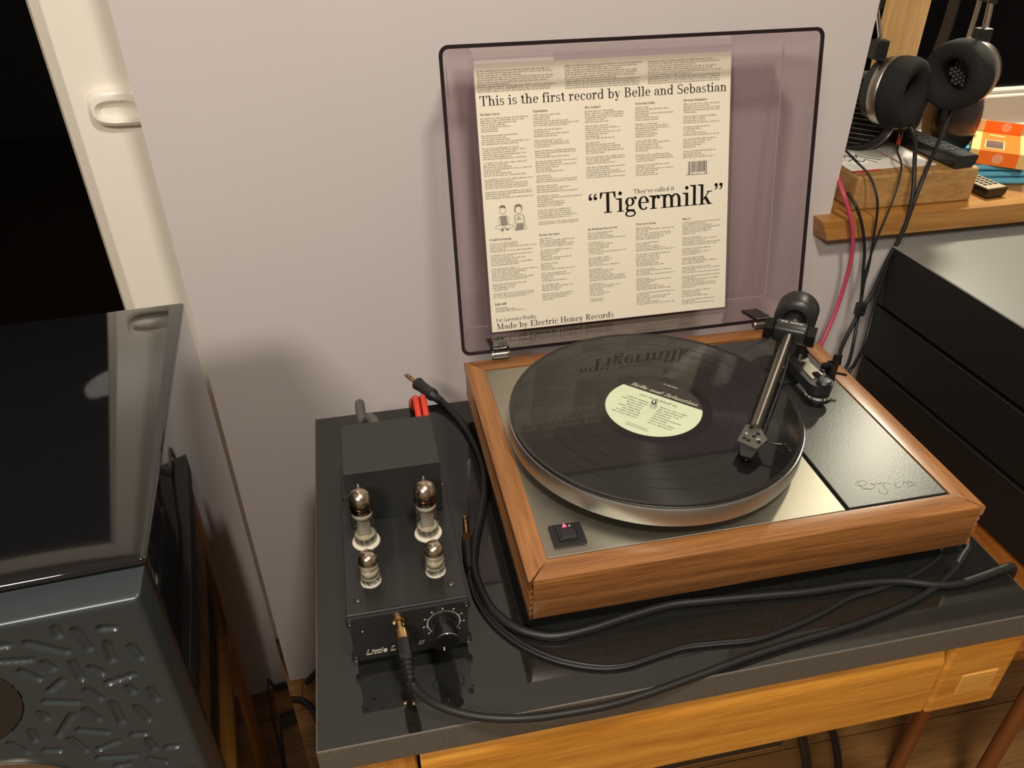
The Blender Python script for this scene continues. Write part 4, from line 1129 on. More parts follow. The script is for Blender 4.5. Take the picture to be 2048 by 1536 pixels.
rb2 = part('cooling_ribs', join(*ribs), 'rib', amp)
rb2['kind'] = 'stuff'
for x, y in ((-0.1441, 0.0145), (-0.0647, 0.0160), (-0.1500, 0.1450), (-0.0560, 0.1450)):
    part('plate_screw', lathe_vf([(0, -0.0045), (0.0032, -0.0045), (0.0030, -0.0036), (0.0018, -0.0031), (0.0015, -0.0037), (0, -0.0037)], 18, Matrix.Translation((x, y, 0))), 'gunmetal', amp, auto=40)
M['amp_cover'] = mat('amp_cover_paint', (0.022, 0.022, 0.021), 0.42, spec=0.5, bump=0.05, bump_scale=600)
part('transformer_cover', bev_vf(-0.1460, -0.0588, 0.1085, 0.1825, -0.0045, 0.0550, 0.0007, 2), 'amp_cover', amp)
for x in (-0.143, -0.064):
    for y in (0.015, 0.18):
        part('foot', lathe_vf([(0, SL), (0.007, SL), (0.0078, SL + 0.002), (0.0078, -0.0595), (0, -0.0595)], 18, Matrix.Translation((x, y, 0))), 'matte_black', amp)
part('jack_socket', lathe_vf([(0, 0), (0.0058, 0), (0.0058, 0.0035), (0.0050, 0.0040), (0, 0.0040)], 24, frame((-0.1122, AY, -0.0150), (0, -1, 0))), 'gold', fp, auto=40)

def valve(x, y, big, label):
    z0 = -0.0045
    t = thing('vacuum_tube', label, 'vacuum tube', (x, y, z0), 'tubes on the headphone amplifier')
    T_ = Matrix.Translation((x, y, z0))
    if big:
        part('ceramic_base', lathe_vf([(0, 0), (0.0122, 0), (0.0128, 0.0012), (0.0122, 0.0024), (0.0105, 0.0028), (0, 0.0028)], 32, T_), 'ceramic', t, auto=50)
        part('glass_bulb', lathe_vf([(0, 0.003), (0.0098, 0.0032), (0.0104, 0.006), (0.0104, 0.012), (0.0098, 0.020), (0.0093, 0.030), (0.0096, 0.037), (0.0104, 0.043), (0.0106, 0.050), (0.0100, 0.0555), (0.0078, 0.0595), (0.0045, 0.0620), (0.0016, 0.0636), (0.0013, 0.0668), (0.0011, 0.0690), (0, 0.0698)], 40, T_), 'glass', t, smooth=True)
        part('getter_cap', lathe_vf([(0.0103, 0.0475), (0.0099, 0.0548), (0.0077, 0.0588), (0.0044, 0.0613), (0, 0.0625)], 40, T_), 'getter', t, smooth=True)
        part('getter_band', lathe_vf([(0.0098, 0.0405), (0.0103, 0.0445), (0.0104, 0.0475)], 40, T_), 'getter_dark', t, smooth=True)
        part('upper_mica', lathe_vf([(0, 0.0335), (0.0088, 0.0335), (0.0088, 0.0343), (0, 0.0343)], 24, T_), 'mica', t)
        part('upper_band', lathe_vf([(0.0090, 0.0335), (0.0093, 0.0385)], 32, T_), 'mica', t, smooth=True)
        part('anode', xf(bev_vf(-0.0058, 0.0058, -0.0040, 0.0040, 0.012, 0.032, 0.0012, 2), T_), 'electrode', t)
        part('lower_mica', lathe_vf([(0, 0.0105), (0.0090, 0.0105), (0.0090, 0.0113), (0, 0.0113)], 24, T_), 'mica', t)
        zt, hs_ = 0.003, 0.010
    else:
        part('ceramic_base', lathe_vf([(0, 0), (0.0090, 0), (0.0090, 0.0010), (0.0086, 0.0016), (0, 0.0016)], 32, T_), 'ceramic', t, auto=50)
        part('glass_bulb', lathe_vf([(0, 0.0018), (0.0080, 0.0019), (0.0087, 0.004), (0.0088, 0.010), (0.0087, 0.022), (0.0086, 0.0265), (0.0076, 0.0310), (0.0050, 0.0338), (0.0018, 0.0350), (0.0014, 0.0378), (0.0011, 0.0392), (0, 0.0398)], 36, T_), 'glass', t, smooth=True)
        part('getter_cap', lathe_vf([(0.0084, 0.0245), (0.0083, 0.0268), (0.0074, 0.0305), (0.0048, 0.0331), (0, 0.0342)], 36, T_), 'getter', t, smooth=True)
        part('upper_mica', lathe_vf([(0, 0.0195), (0.0078, 0.0195), (0.0078, 0.0203), (0, 0.0203)], 24, T_), 'mica', t)
        part('upper_band', lathe_vf([(0.0076, 0.0200), (0.0078, 0.0230)], 28, T_), 'mica', t, smooth=True)
        part('anode', xf(bev_vf(-0.0052, 0.0052, -0.0035, 0.0035, 0.0095, 0.0190, 0.0010, 2), T_), 'electrode', t)
        part('shield', lathe_vf([(0.0074, 0.0095), (0.0074, 0.0165)], 20, T_), 'mica', t, smooth=True)
        part('lower_mica', lathe_vf([(0, 0.0078), (0.0078, 0.0078), (0.0078, 0.0086), (0, 0.0086)], 24, T_), 'mica', t)
        zt, hs_ = 0.0018, 0.0075
    for k in range(7):
        a = k * 0.898
        rr_ = 0.0062 if big else 0.0052
        part('pin_wire', tube_vf([T_ @ Vector((rr_ * math.cos(a), rr_ * math.sin(a), zt)), T_ @ Vector((rr_ * 0.7 * math.cos(a), rr_ * 0.7 * math.sin(a), zt + hs_ * 0.75))], 0.0006, 6, 1, False), 'electrode', t)
    return t
valve(-0.1330, 0.0815, True, 'tall vacuum tube with silver cap at the rear left of the amplifier')
valve(-0.0765, 0.0800, True, 'tall vacuum tube with silver cap at the rear right of the amplifier')
valve(-0.1316, 0.0335, False, 'short vacuum tube with mirrored dome at the front left of the amplifier')
valve(-0.0757, 0.0330, False, 'short vacuum tube with mirrored dome at the front right of the amplifier')

# leads behind the amplifier
pc = thing('power_lead', 'dark grey mains lead looping up behind the headphone amplifier', 'cable', (-0.118, 0.20, SL))
part('lead', tube_vf([(-0.112, 0.215, -0.038), (-0.110, 0.245, -0.018), (-0.114, 0.266, -0.010), (-0.119, 0.290, -0.018), (-0.124, 0.312, -0.040), (-0.130, 0.345, -0.064), (-0.132, 0.40, -0.075), (-0.133, 0.44, -0.20)], 0.0062, 12, 8), 'grey_cable', pc, smooth=True)
part('connector', bev_vf(-0.122, -0.102, 0.1955, 0.222, -0.050, -0.026, 0.003, 2), 'black', pc)
for i, x in enumerate((-0.0640, -0.0555)):
    t = thing('phono_lead', ('left' if i == 0 else 'right') + ' of two red phono leads arching up behind the amplifier', 'cable', (x, 0.20, SL), 'red phono leads behind the amplifier')
    part('plug', lathe_vf([(0, 0), (0.0048, 0), (0.0048, 0.018), (0.0036, 0.024), (0, 0.024)], 16, frame((x, 0.1955, -0.030), (0, 1, 0))), 'red', t, auto=40)
    part('lead', tube_vf([(x, 0.218, -0.030), (x, 0.262, -0.022), (x - 0.001, 0.290, -0.010), (x - 0.001, 0.308, -0.011), (x - 0.002, 0.326, -0.026), (x - 0.002, 0.346, -0.050), (x - 0.002, 0.385, -0.068), (x - 0.002, 0.420, -0.12)], 0.0038, 10, 8), 'red', t, smooth=True)

# ================================================================== jack leads on the slab
def jack(t, tip, tail, body_mat, sleeve_gold=True, style=0):
    tip, tail = Vector(tip), Vector(tail)
    d_ = (tail - tip); L = d_.length
    Fm = frame(tip, d_)
    part('jack_tip', lathe_vf([(0, 0), (0.0012, 0.0004), (0.0026, 0.0020), (0.0030, 0.0035), (0.0021, 0.0058), (0.0028, 0.0066), (0.0028, 0.0074)], 20, Fm), 'chrome' if style == 0 else 'gold', t, smooth=True)
    part('insulator', lathe_vf([(0, 0.0072), (0.0032, 0.0072), (0.0032, 0.0084), (0, 0.0084)], 16, Fm), 'matte_black', t)
    part('jack_ring', lathe_vf([(0, 0.0084), (0.0031, 0.0084), (0.0031, 0.0128), (0, 0.0128)], 20, Fm), 'gold', t, auto=40)
    part('insulator', lathe_vf([(0, 0.0128), (0.0032, 0.0128), (0.0032, 0.0138), (0, 0.0138)], 16, Fm), 'matte_black', t)
    part('jack_sleeve', lathe_vf([(0, 0.0138), (0.0031, 0.0138), (0.0031, 0.0300), (0, 0.0300)], 20, Fm), 'gold', t, auto=40)
    if style == 0:
        part('plug_body', lathe_vf([(0, 0.026), (0.0076, 0.026), (0.0086, 0.0276), (0.0082, 0.0310), (0.0074, 0.037), (0.0076, L - 0.012), (0.0084, L - 0.010), (0.0080, L - 0.005), (0.0058, L - 0.002), (0.0050, L + 0.010), (0, L + 0.010)], 28, Fm), body_mat, t, auto=35)
        p_ = Fm @ Vector((-0.0066, 0.001, L - 0.009))
        part('rivet', lathe_vf([(0, -0.001), (0.0016, -0.001), (0.0014, 0.0006), (0, 0.001)], 14, frame(Fm @ Vector((0.0, 0.0, L - 0.009)) + Vector((0.0, 0.0, 0.0068)), (0, 0, 1))), 'chrome', t, auto=50)
    else:
        part('plug_collar', lathe_vf([(0, 0.030), (0.0052, 0.030), (0.0052, 0.0400), (0, 0.0400)], 8, Fm), 'gold', t)
        part('plug_body', lathe_vf([(0, 0.040), (0.0056, 0.040), (0.0058, 0.052), (0.0052, 0.060), (0.0044, L), (0.0034, L + 0.006), (0, L + 0.006)], 24, Fm), body_mat, t, auto=35)

CABLE_A = [(-0.0351,0.3784,-0.0625),(-0.0242,0.3598,-0.0645),(-0.0099,0.3208,-0.0665),(-0.0017,0.2768,-0.0665),(0.0007,0.2297,-0.0665),(-0.0049,0.1922,-0.0665),(-0.0153,0.1583,-0.0665),(-0.0271,0.1234,-0.0665),(-0.0342,0.0902,-0.0665),(-0.0333,0.0607,-0.0665),(-0.0266,0.0317,-0.0665),(-0.0121,0.0100,-0.0665),(0.0058,-0.0028,-0.0665),(0.0251,-0.0092,-0.0665),(0.0557,-0.0079,-0.0665),(0.0959,-0.0016,-0.0665),(0.1365,0.0028,-0.0665),(0.1750,-0.0001,-0.0665),(0.2233,-0.0049,-0.0665),(0.2720,-0.0098,-0.0665),(0.3234,-0.0114,-0.0665),(0.3626,-0.0166,-0.0665),(0.3926,-0.0275,-0.0665),(0.4170,-0.0308,-0.0665),(0.4440,-0.0277,-0.0665),(0.4630,-0.0246,-0.0665),(0.486,-0.020,-0.072),(0.50,-0.010,-0.12)]
ja = thing('headphone_lead', 'thick black lead whose jack plug overhangs the slab by the wall', 'cable', (0.0, 0.2, SL), 'headphone leads on the slab')
part('lead', tube_vf(CABLE_A, 0.0043, 12, 6), 'rubber', ja, smooth=True)
jack(ja, (-0.0700, 0.4325, -0.0555), (-0.0351, 0.3784, -0.0625), 'satin_black', style=0)
CABLE_B = [(-0.0389,0.0919,-0.0658),(-0.0409,0.0740,-0.0688),(-0.0393,0.0485,-0.0688),(-0.0292,0.0179,-0.0688),(-0.0096,-0.0104,-0.0688),(0.0168,-0.0326,-0.0688),(0.0487,-0.0472,-0.0688),(0.0746,-0.0511,-0.0688),(0.1033,-0.0474,-0.0688),(0.1326,-0.0440,-0.0688),(0.1646,-0.0465,-0.0688),(0.1969,-0.0491,-0.0688),(0.2339,-0.0436,-0.0688),(0.2683,-0.0354,-0.0688),(0.3060,-0.0237,-0.0688),(0.3399,-0.0198,-0.0688),(0.3769,-0.0124,-0.0688),(0.4060,-0.0022,-0.0688),(0.4241,0.0075,-0.0688),(0.44, 0.03, -0.0688)]
jb = thing('headphone_lead', 'thin twin black lead with gold jack plug lying beside the amplifier', 'cable', (0.0, 0.05, SL), 'headphone leads on the slab')
part('lead', tube_vf(CABLE_B, 0.0019, 10, 6), 'rubber', jb, smooth=True)
part('lead', tube_vf([(x + 0.0028, y + 0.0022, z) for x, y, z in CABLE_B], 0.0019, 10, 6), 'rubber', jb, smooth=True)
jack(jb, (-0.0322, 0.1590, -0.0650), (-0.0392, 0.0905, -0.0648), 'black', style=1)
CABLE_C = [(-0.1088,-0.0540,-0.0235),(-0.1045,-0.0610,-0.0320),(-0.0951,-0.0670,-0.0420),(-0.0785,-0.0735,-0.0510),(-0.0535,-0.0800,-0.0580),(-0.0217,-0.0850,-0.0620),(0.0115,-0.0856,-0.0650),(0.0501,-0.0849,-0.0665),(0.0865,-0.0806,-0.0675),(0.1343,-0.0730,-0.0675),(0.1844,-0.0646,-0.0675),(0.2354,-0.0583,-0.0675),(0.2876,-0.0533,-0.0675),(0.3330,-0.0456,-0.0675),(0.3772,-0.0345,-0.0675),(0.4164,-0.0176,-0.0675),(0.4439,0.0006,-0.0675),(0.4607,0.0159,-0.0675),(0.468, 0.06, -0.0675)]
jc = thing('headphone_lead', 'grey-black lead plugged into the front of the amplifier along the slab edge', 'cable', (0.1, -0.05, SL), 'headphone leads on the slab')
part('lead', tube_vf(CABLE_C, 0.0034, 12, 6), 'rubber', jc, smooth=True)
Fm = frame((-0.1122, -0.0075, -0.0150), Vector((-0.1088, -0.0540, -0.0235)) - Vector((-0.1122, -0.0075, -0.0150)))
part('plug_neck', lathe_vf([(0, 0), (0.0030, 0), (0.0030, 0.006), (0.0050, 0.0066), (0.0050, 0.009), (0, 0.009)], 20, Fm), 'gold', jc, auto=40)
part('plug_collar', lathe_vf([(0, 0.0075), (0.0058, 0.0075), (0.0060, 0.0090), (0.0060, 0.0165), (0, 0.0165)], 24, Fm), 'gold', jc, auto=40)
part('plug_body', lathe_vf([(0, 0.016), (0.0062, 0.016), (0.0064, 0.0190), (0.0064, 0.0300), (0.0056, 0.0340), (0, 0.0340)], 8, Fm), 'black', jc)
prf = [(0, 0.033)]
for i in range(5):
    z = 0.033 + i * 0.0040; r_ = 0.0058 - i * 0.0005
    prf += [(r_, z), (r_, z + 0.0026), (r_ - 0.0013, z + 0.0028), (r_ - 0.0013, z + 0.0038)]
prf += [(0.0034, 0.0532), (0, 0.0532)]
part('strain_relief', lathe_vf(prf, 20, Fm), 'black', jc, auto=35)

# ================================================================== leads hanging from the sill
PINK = [(0.5814,0.5500,0.1304),(0.5637,0.5000,0.1199),(0.5730,0.4880,0.0943),(0.5845,0.4840,0.0648),(0.5931,0.4840,0.0290),(0.5948,0.4840,-0.0156),(0.5865,0.4780,-0.0622),(0.5693,0.4650,-0.0981),(0.5488,0.4450,-0.1129),(0.5191,0.4100,-0.1223)]
HB1 = [(0.5954,0.5600,0.1555),(0.5961,0.5300,0.1490),(0.6079,0.5100,0.1346),(0.6112,0.4900,0.1160),(0.6164,0.4840,0.0920),(0.6217,0.4840,0.0536),(0.6238,0.4800,0.0077),(0.6203,0.4750,-0.0181),(0.6170,0.4650,-0.0503)]
HB2 = [(0.5804,0.5100,0.1112),(0.5863,0.4920,0.0975),(0.5978,0.4840,0.0712),(0.6111,0.4820,0.0321),(0.6162,0.4780,-0.0052),(0.6172,0.4720,-0.0287),(0.6165,0.4660,-0.0525)]
HB3 = [(0.6955,0.5800,0.1512),(0.6751,0.5500,0.1493),(0.6637,0.5200,0.1415),(0.6511,0.5000,0.1201),(0.6382,0.4880,0.0886),(0.6275,0.4820,0.0539),(0.6220,0.4800,0.0199),(0.6172,0.4750,-0.0095),(0.6162,0.4680,-0.0433)]
HB4 = [(0.6820,0.5720,0.1960),(0.6960,0.5520,0.1735),(0.6809,0.5150,0.1418),(0.6750,0.4950,0.1089),(0.6700,0.4840,0.0722),(0.6610,0.4800,0.0399),(0.6497,0.4780,0.0100),(0.6416,0.4740,-0.0199),(0.6328,0.4700,-0.0420),(0.6189,0.4650,-0.0573),(0.6093,0.4600,-0.0767),(0.5902,0.4450,-0.0962),(0.5758,0.4300,-0.1073),(0.5598,0.4050,-0.1160)]
HB5 = [(0.7640,0.5750,0.2080),(0.7530,0.5620,0.1890),(0.7300,0.5400,0.1595),(0.7009,0.5120,0.1377),(0.6824,0.4950,0.1083),(0.6717,0.4860,0.0712),(0.6656,0.4840,0.0416),(0.6573,0.4820,0.0155),(0.6522,0.4780,-0.0189),(0.6476,0.4740,-0.0501),(0.6424,0.4660,-0.0797),(0.6255,0.4450,-0.1096),(0.5896,0.4100,-0.1189),(0.5726,0.3950,-0.1228)]
HB6 = [(0.6165,0.4660,-0.0525),(0.6144,0.4600,-0.0773),(0.6024,0.4400,-0.1036),(0.5833,0.4150,-0.1141),(0.5643,0.3950,-0.1190)]
def ext(P, *more): return P + list(more)
def hang(name, P, r, m, label, grp='leads hanging from the sill'):
    return tag(mesh(name, *tube_vf(P, r, 10, 6), m, smooth=True), label, 'cable', grp)
hang('network_cable', ext(PINK, (0.49, 0.392, -0.20), (0.48, 0.39, -0.45)), 0.0030, 'pink', 'pink cable hanging over the oak sill down behind the turntable')
y1 = thing('audio_lead', 'black Y lead with a taped joint hanging over the left of the sill', 'cable', (0.6165, 0.466, -0.0525), 'leads hanging from the sill')
part('branch', tube_vf(HB1, 0.0017, 8, 6), 'rubber', y1, smooth=True)
part('branch', tube_vf(HB2, 0.0022, 8, 6), 'rubber', y1, smooth=True)
part('joint', bev_vf(0.6075, 0.6225, 0.4560, 0.4670, -0.0660, -0.0440, 0.003, 2), 'satin_black', y1)
part('trunk', tube_vf(ext(HB6, (0.55, 0.388, -0.20), (0.545, 0.387, -0.45)), 0.0026, 8, 6), 'rubber', y1, smooth=True)
h3 = thing('audio_lead', 'thin black lead with a red collar draped over the oak block', 'cable', (0.6955, 0.58, 0.15), 'leads hanging from the sill')
part('lead', tube_vf(ext(HB3, (0.612, 0.462, -0.07)), 0.0014, 8, 6), 'rubber', h3, smooth=True)
part('collar', tube_vf([(0.6955, 0.580, 0.1512), (0.706, 0.593, 0.155)], 0.0028, 10, 1, False), 'red', h3)
part('plug', tube_vf([(0.706, 0.593, 0.155), (0.716, 0.606, 0.160)], 0.0030, 10, 1, False), 'chrome', h3)
hang('audio_lead', ext(HB4, (0.545, 0.390, -0.20), (0.540, 0.388, -0.45)), 0.0030, 'rubber', 'thick black lead from the left foam ear cup falling past the sill')
hang('audio_lead', ext(HB5, (0.565, 0.385, -0.20), (0.56, 0.384, -0.45)), 0.0028, 'rubber', 'black lead from the right foam ear cup falling beside the black boxes')

# ================================================================== things on the window sill
SZ = 0.0765
st = thing('headphone_stand', 'oak headphone stand with upright board on a thick block', 'headphone stand', (0.70, 0.60, SZ))
part('base_block', bev_vf(0.602, 0.799, 0.521, 0.725, SZ, 0.1278, 0.004, 3), 'block', st)
M['stand_wood'] = wood('stand_wood', srgb(190, 146, 92), srgb(220, 180, 122), 'Z', 40, 0.45)
part('upright', bev_vf(0.7180, 0.7850, 0.705, 0.724, 0.1278, 0.478, 0.003, 2), 'stand_wood', st)
part('hanger', bev_vf(0.665, 0.785, 0.555, 0.724, 0.478, 0.498, 0.004, 2), 'stand_wood', st)

def cup_parts(t, c, axis, r, pad=True, thick=0.040, hole=0.47):
    Fm = frame(c, axis, (0, 0, 1))
    part('housing', lathe_vf([(0, -0.024), (r*0.62, -0.024), (r*0.82, -0.020), (r*0.87, -0.006), (0, -0.006)], 40, Fm), 'black', t, auto=40)
    part('ring', lathe_vf([(0, -0.007), (r*0.93, -0.007), (r*0.95, -0.005), (r*0.95, 0.004), (r*0.93, 0.006), (0, 0.006)], 48, Fm), 'silver', t, auto=40)
    part('ear_pad', lathe_vf([(r*0.86, 0.004), (r*0.98, 0.008), (r*1.0, 0.016), (r*0.99, thick - 0.010), (r*0.94, thick - 0.003), (r*0.84, thick), (r*0.62, thick - 0.0015), (r*(hole + 0.03), thick - 0.005), (r*hole, thick - 0.010), (r*(hole - 0.02), 0.012), (r*hole, 0.006), (r*0.86, 0.004)], 48, Fm), 'foam', t, auto=50)
    part('driver', lathe_vf([(0, 0.006), (r*0.5, 0.006), (r*0.5, 0.010), (0, 0.010)], 24, Fm), 'matte_black', t)
    dots = []
    for i in range(-3, 4):
        for j in range(-3, 4):
            x, y = (i + 0.5 * (j % 2)) * r * 0.125, j * r * 0.11
            if math.hypot(x, y) < r * 0.36:
                dots.append(lathe_vf([(0, 0.0100), (r*0.048, 0.0100), (r*0.048, 0.0104), (0, 0.0104)], 8, Fm @ Matrix.Translation((x, y, 0))))
    part('driver_grille', join(*dots), 'grille', t)
    return Fm
def strap_vf(P, w_, th):
    """A flat band that follows a curve in a plane of constant y."""
    P = spline(P, 8)
    V, F = [], []
    N = len(P)
    for i in range(N):
        t_ = P[min(i+1, N-1)] - P[max(i-1, 0)]
        n_ = np.array([-t_[2], 0, t_[0]]); n_ /= np.linalg.norm(n_)
        for a, b in ((-1, -1), (1, -1), (1, 1), (-1, 1)):
            q = P[i] + np.array([0, a * w_ / 2, 0]) + n_ * b * th / 2
            V.append(tuple(q))
    for i in range(N - 1):
        for k in range(4):
            l = (k + 1) % 4
            F.append((i*4+k, i*4+l, (i+1)*4+l, (i+1)*4+k))
    F += [(3, 2, 1, 0), tuple(range((N-1)*4, N*4))]
    return V, F
ha = thing('headphones', 'foam padded black headphones with silver rings hanging in front', 'headphones', (0.74, 0.60, 0.20), 'headphones on the oak stand')
for c, ax, blk, rod in (((0.6560, 0.580, 0.2300), (0.46, -0.88, 0.08), (0.6250, 0.580, 0.2870), (0.6040, 0.580, 0.3490)),
                        ((0.7730, 0.578, 0.2500), (-0.90, -0.34, -0.06), (0.7810, 0.578, 0.2960), (0.7770, 0.578, 0.3500))):
    cup_parts(ha, c, ax, 0.0480)
    part('rod_block', xf(bev_vf(-0.010, 0.010, -0.008, 0.008, -0.012, 0.012, 0.0015, 2), Matrix.Translation(blk)), 'black', ha)
    part('rod', tube_vf([Vector(blk) + Vector((0, 0, 0.010)), Vector(rod)], 0.0030, 12, 1, False), 'chrome', ha)
    part('gimbal', tube_vf([Vector(blk) + Vector((0, 0, -0.010)), Vector(c) - Vector(ax).normalized() * 0.012 + Vector((0, 0, 0.035))], 0.0045, 8, 1, False), 'black', ha)
part('headband', strap_vf([(0.604, 0.580, 0.340), (0.610, 0.580, 0.420), (0.645, 0.580, 0.482), (0.690, 0.580, 0.5005), (0.738, 0.580, 0.482), (0.772, 0.580, 0.420), (0.777, 0.580, 0.340)], 0.030, 0.004), 'black', ha, auto=40)

hb = thing('headphones', 'large open headphones with slatted grille cup behind the wall edge', 'headphones', (0.68, 0.64, 0.17), 'headphones on the oak stand')
def big_cup(t, c, out_axis, r):
    Fm = frame(c, out_axis, (0, 0, 1))
    part('grille_bed', lathe_vf([(0, 0.002), (r*0.86, 0.002), (r*0.86, 0.006), (0, 0.006)], 40, Fm), 'matte_black', t)
    part('rim', lathe_vf([(r*0.80, 0.004), (r*0.80, 0.013), (r*0.86, 0.016), (r*0.96, 0.013), (r, 0.004), (r*0.98, -0.002), (r*0.80, 0.004)], 48, Fm), 'satin_black', t, auto=50)
    part('silver_rim', lathe_vf([(r*0.97, -0.007), (r*1.03, -0.006), (r*1.035, 0.001), (r*0.98, 0.004), (r*0.97, -0.007)], 48, Fm), 'silver', t, auto=50)
    part('body', lathe_vf([(r*0.97, -0.003), (r*0.94, -0.014), (r*0.86, -0.018), (0, -0.018)], 48, Fm), 'black', t, auto=40)
    part('ear_pad', lathe_vf([(r*0.84, -0.016), (r*0.92, -0.022), (r*0.92, -0.036), (r*0.80, -0.044), (r*0.58, -0.042), (r*0.52, -0.030), (r*0.56, -0.018), (r*0.84, -0.016)], 40, Fm), 'foam', t, auto=60)
    for k in range(-6, 7):
        y = k * r * 0.125
        hw_ = math.sqrt(max(0, (r*0.82)**2 - y*y))
        part('grille_slat', xf(box_vf(y - r*0.010, y + r*0.010, -hw_, hw_, 0.006, 0.0085), Fm), 'stitch', t)
big_cup(hb, (0.6660, 0.652, 0.1800), (-0.70, -0.70, 0.12), 0.0580)
big_cup(hb, (0.7560, 0.648, 0.1960), (0.80, -0.52, -0.10), 0.0480)
part('headband', strap_vf([(0.642, 0.668, 0.235), (0.640, 0.668, 0.340), (0.665, 0.668, 0.440), (0.705, 0.666, 0.498), (0.730, 0.666, 0.5015), (0.755, 0.666, 0.496), (0.782, 0.664, 0.430), (0.788, 0.660, 0.320), (0.778, 0.656, 0.240)], 0.020, 0.004), 'black', hb, auto=40)

hc = thing('headphones', 'closed headphones with smooth brown-black oval cup leaning by the window', 'headphones', (0.85, 0.68, 0.10), 'headphones on the oak stand')
def oval_cup(t, c, axis, rx, rz):
    Fm = frame(c, axis, (0, 0, 1))
    sc_ = Matrix.Diagonal((rz, rx, 1, 1))
    part('shell', lathe_vf([(0, 0.012), (0.45, 0.011), (0.78, 0.008), (0.95, 0.002), (1.0, -0.006), (0.98, -0.010), (0, -0.010)], 48, Fm @ sc_), 'cup_gloss', t, auto=60)
    part('trim', lathe_vf([(0.96, -0.010), (1.0, -0.011), (1.0, -0.015), (0.96, -0.016), (0.96, -0.010)], 48, Fm @ sc_), 'stitch', t, auto=60)
    part('ear_pad', lathe_vf([(0, -0.014), (0.96, -0.015), (1.0, -0.022), (0.98, -0.032), (0.86, -0.038), (0.6, -0.036), (0, -0.030)], 40, Fm @ sc_), 'stitch', t, auto=60)
oval_cup(hc, (0.8640, 0.668, 0.1560), (0.05, -0.99, 0.08), 0.0440, 0.0640)
part('badge', tube_vf([(0.8480 + 0.006*math.cos(a), 0.6485, 0.185 + 0.008*math.sin(a)) for a in [i*0.5 for i in range(12)]], 0.0006, 6, 3), 'stitch', hc, smooth=True)
part('yoke', tube_vf([(0.838, 0.672, 0.200), (0.842, 0.676, 0.260), (0.846, 0.680, 0.330), (0.835, 0.680, 0.420)], 0.0040, 10, 6), 'silver', hc, smooth=True)
part('yoke', tube_vf([(0.862, 0.668, 0.200), (0.868, 0.672, 0.255), (0.866, 0.678, 0.330), (0.845, 0.680, 0.420)], 0.0030, 10, 6), 'silver', hc, smooth=True)
part('headband', strap_vf([(0.842, 0.680, 0.405), (0.810, 0.666, 0.478), (0.765, 0.656, 0.497), (0.716, 0.656, 0.5005), (0.672, 0.656, 0.492), (0.650, 0.662, 0.44)], 0.024, 0.005), 'cup_gloss', hc, auto=40)

def remote(name, label, x0, x1, y0, y1, z0, h, rot, topm):
    mt = Matrix.Translation(((x0+x1)/2, (y0+y1)/2, z0)) @ Matrix.Rotation(rot, 4, 'Z')
    t = thing(name, label, 'remote control', tuple(mt.translation), 'remote controls on the sill')
    w2_, l2 = (x1-x0)/2, (y1-y0)/2
    poly = [(-w2_, 0.004), (-w2_ + 0.004, 0.0), (w2_ - 0.008, 0.0), (w2_ - 0.002, 0.005), (w2_, h), (-w2_, h)]
    n = len(poly)
    V = [(x, y, z) for y in (-l2, l2) for x, z in poly]
    F = [tuple(range(n)), tuple(reversed(range(n, 2*n)))] + [(i, (i+1) % n, n+(i+1) % n, n+i) for i in range(n)]
    part('case', xf((V, F), mt), 'gloss_black', t)
    fpn = part('face', xf(bev_vf(-w2_ + 0.002, w2_ - 0.002, -l2 + 0.002, l2 - 0.002, h - 0.001, h + 0.0008, 0.0005, 1), mt), topm, t)
    for i in range(8):
        for j in range(3):
            part('button', xf(bev_vf(-w2_*0.62 + j*w2_*0.5, -w2_*0.62 + j*w2_*0.5 + w2_*0.3, l2*0.9 - i*l2*0.2 - l2*0.12, l2*0.9 - i*l2*0.2, h + 0.0006, h + 0.0016, 0.0003, 1), mt), 'black', t)
    return t
remote('remote_control', 'long black remote control lying across the oak block', 0.747, 0.787, 0.523, 0.670, 0.1279, 0.0165, R(4), 'satin_black')
remote('remote_control', 'pale topped remote control on the sill beside the oak block', 0.820, 0.858, 0.522, 0.600, SZ, 0.0150, R(6), 'remote_top')

cb = thing('signed_card', 'white card with a handwritten signature on the oak block', 'card', (0.645, 0.60, 0.1279))
part('sheet', prism_vf([(0.604, 0.545), (0.690, 0.548), (0.694, 0.640), (0.606, 0.648)], 0.1279, 0.1287), 'paper', cb)
part('edge_strip', prism_vf([(0.604, 0.540), (0.650, 0.541), (0.650, 0.5448), (0.604, 0.5448)], 0.1279, 0.1286), 'paper_red', cb)
sig = [[(0.618, 0.600), (0.622, 0.618), (0.628, 0.602), (0.632, 0.622), (0.636, 0.600), (0.640, 0.612), (0.645, 0.598), (0.650, 0.610), (0.655, 0.596), (0.664, 0.588), (0.674, 0.580)],
       [(0.622, 0.584), (0.634, 0.590), (0.642, 0.578), (0.652, 0.586), (0.662, 0.572)]]
part('signature', join(*[tube_vf([(x, y, 0.1287) for x, y in p], 0.0008, 5, 6) for p in sig]), 'ink', cb, smooth=True)
tag(mesh('booklet', *prism_vf([(0.697, 0.545), (0.742, 0.545), (0.742, 0.655), (0.697, 0.652)], 0.1279, 0.1290), 'paper'), 'pale paper booklet under the red collared plug on the oak block', 'booklet')

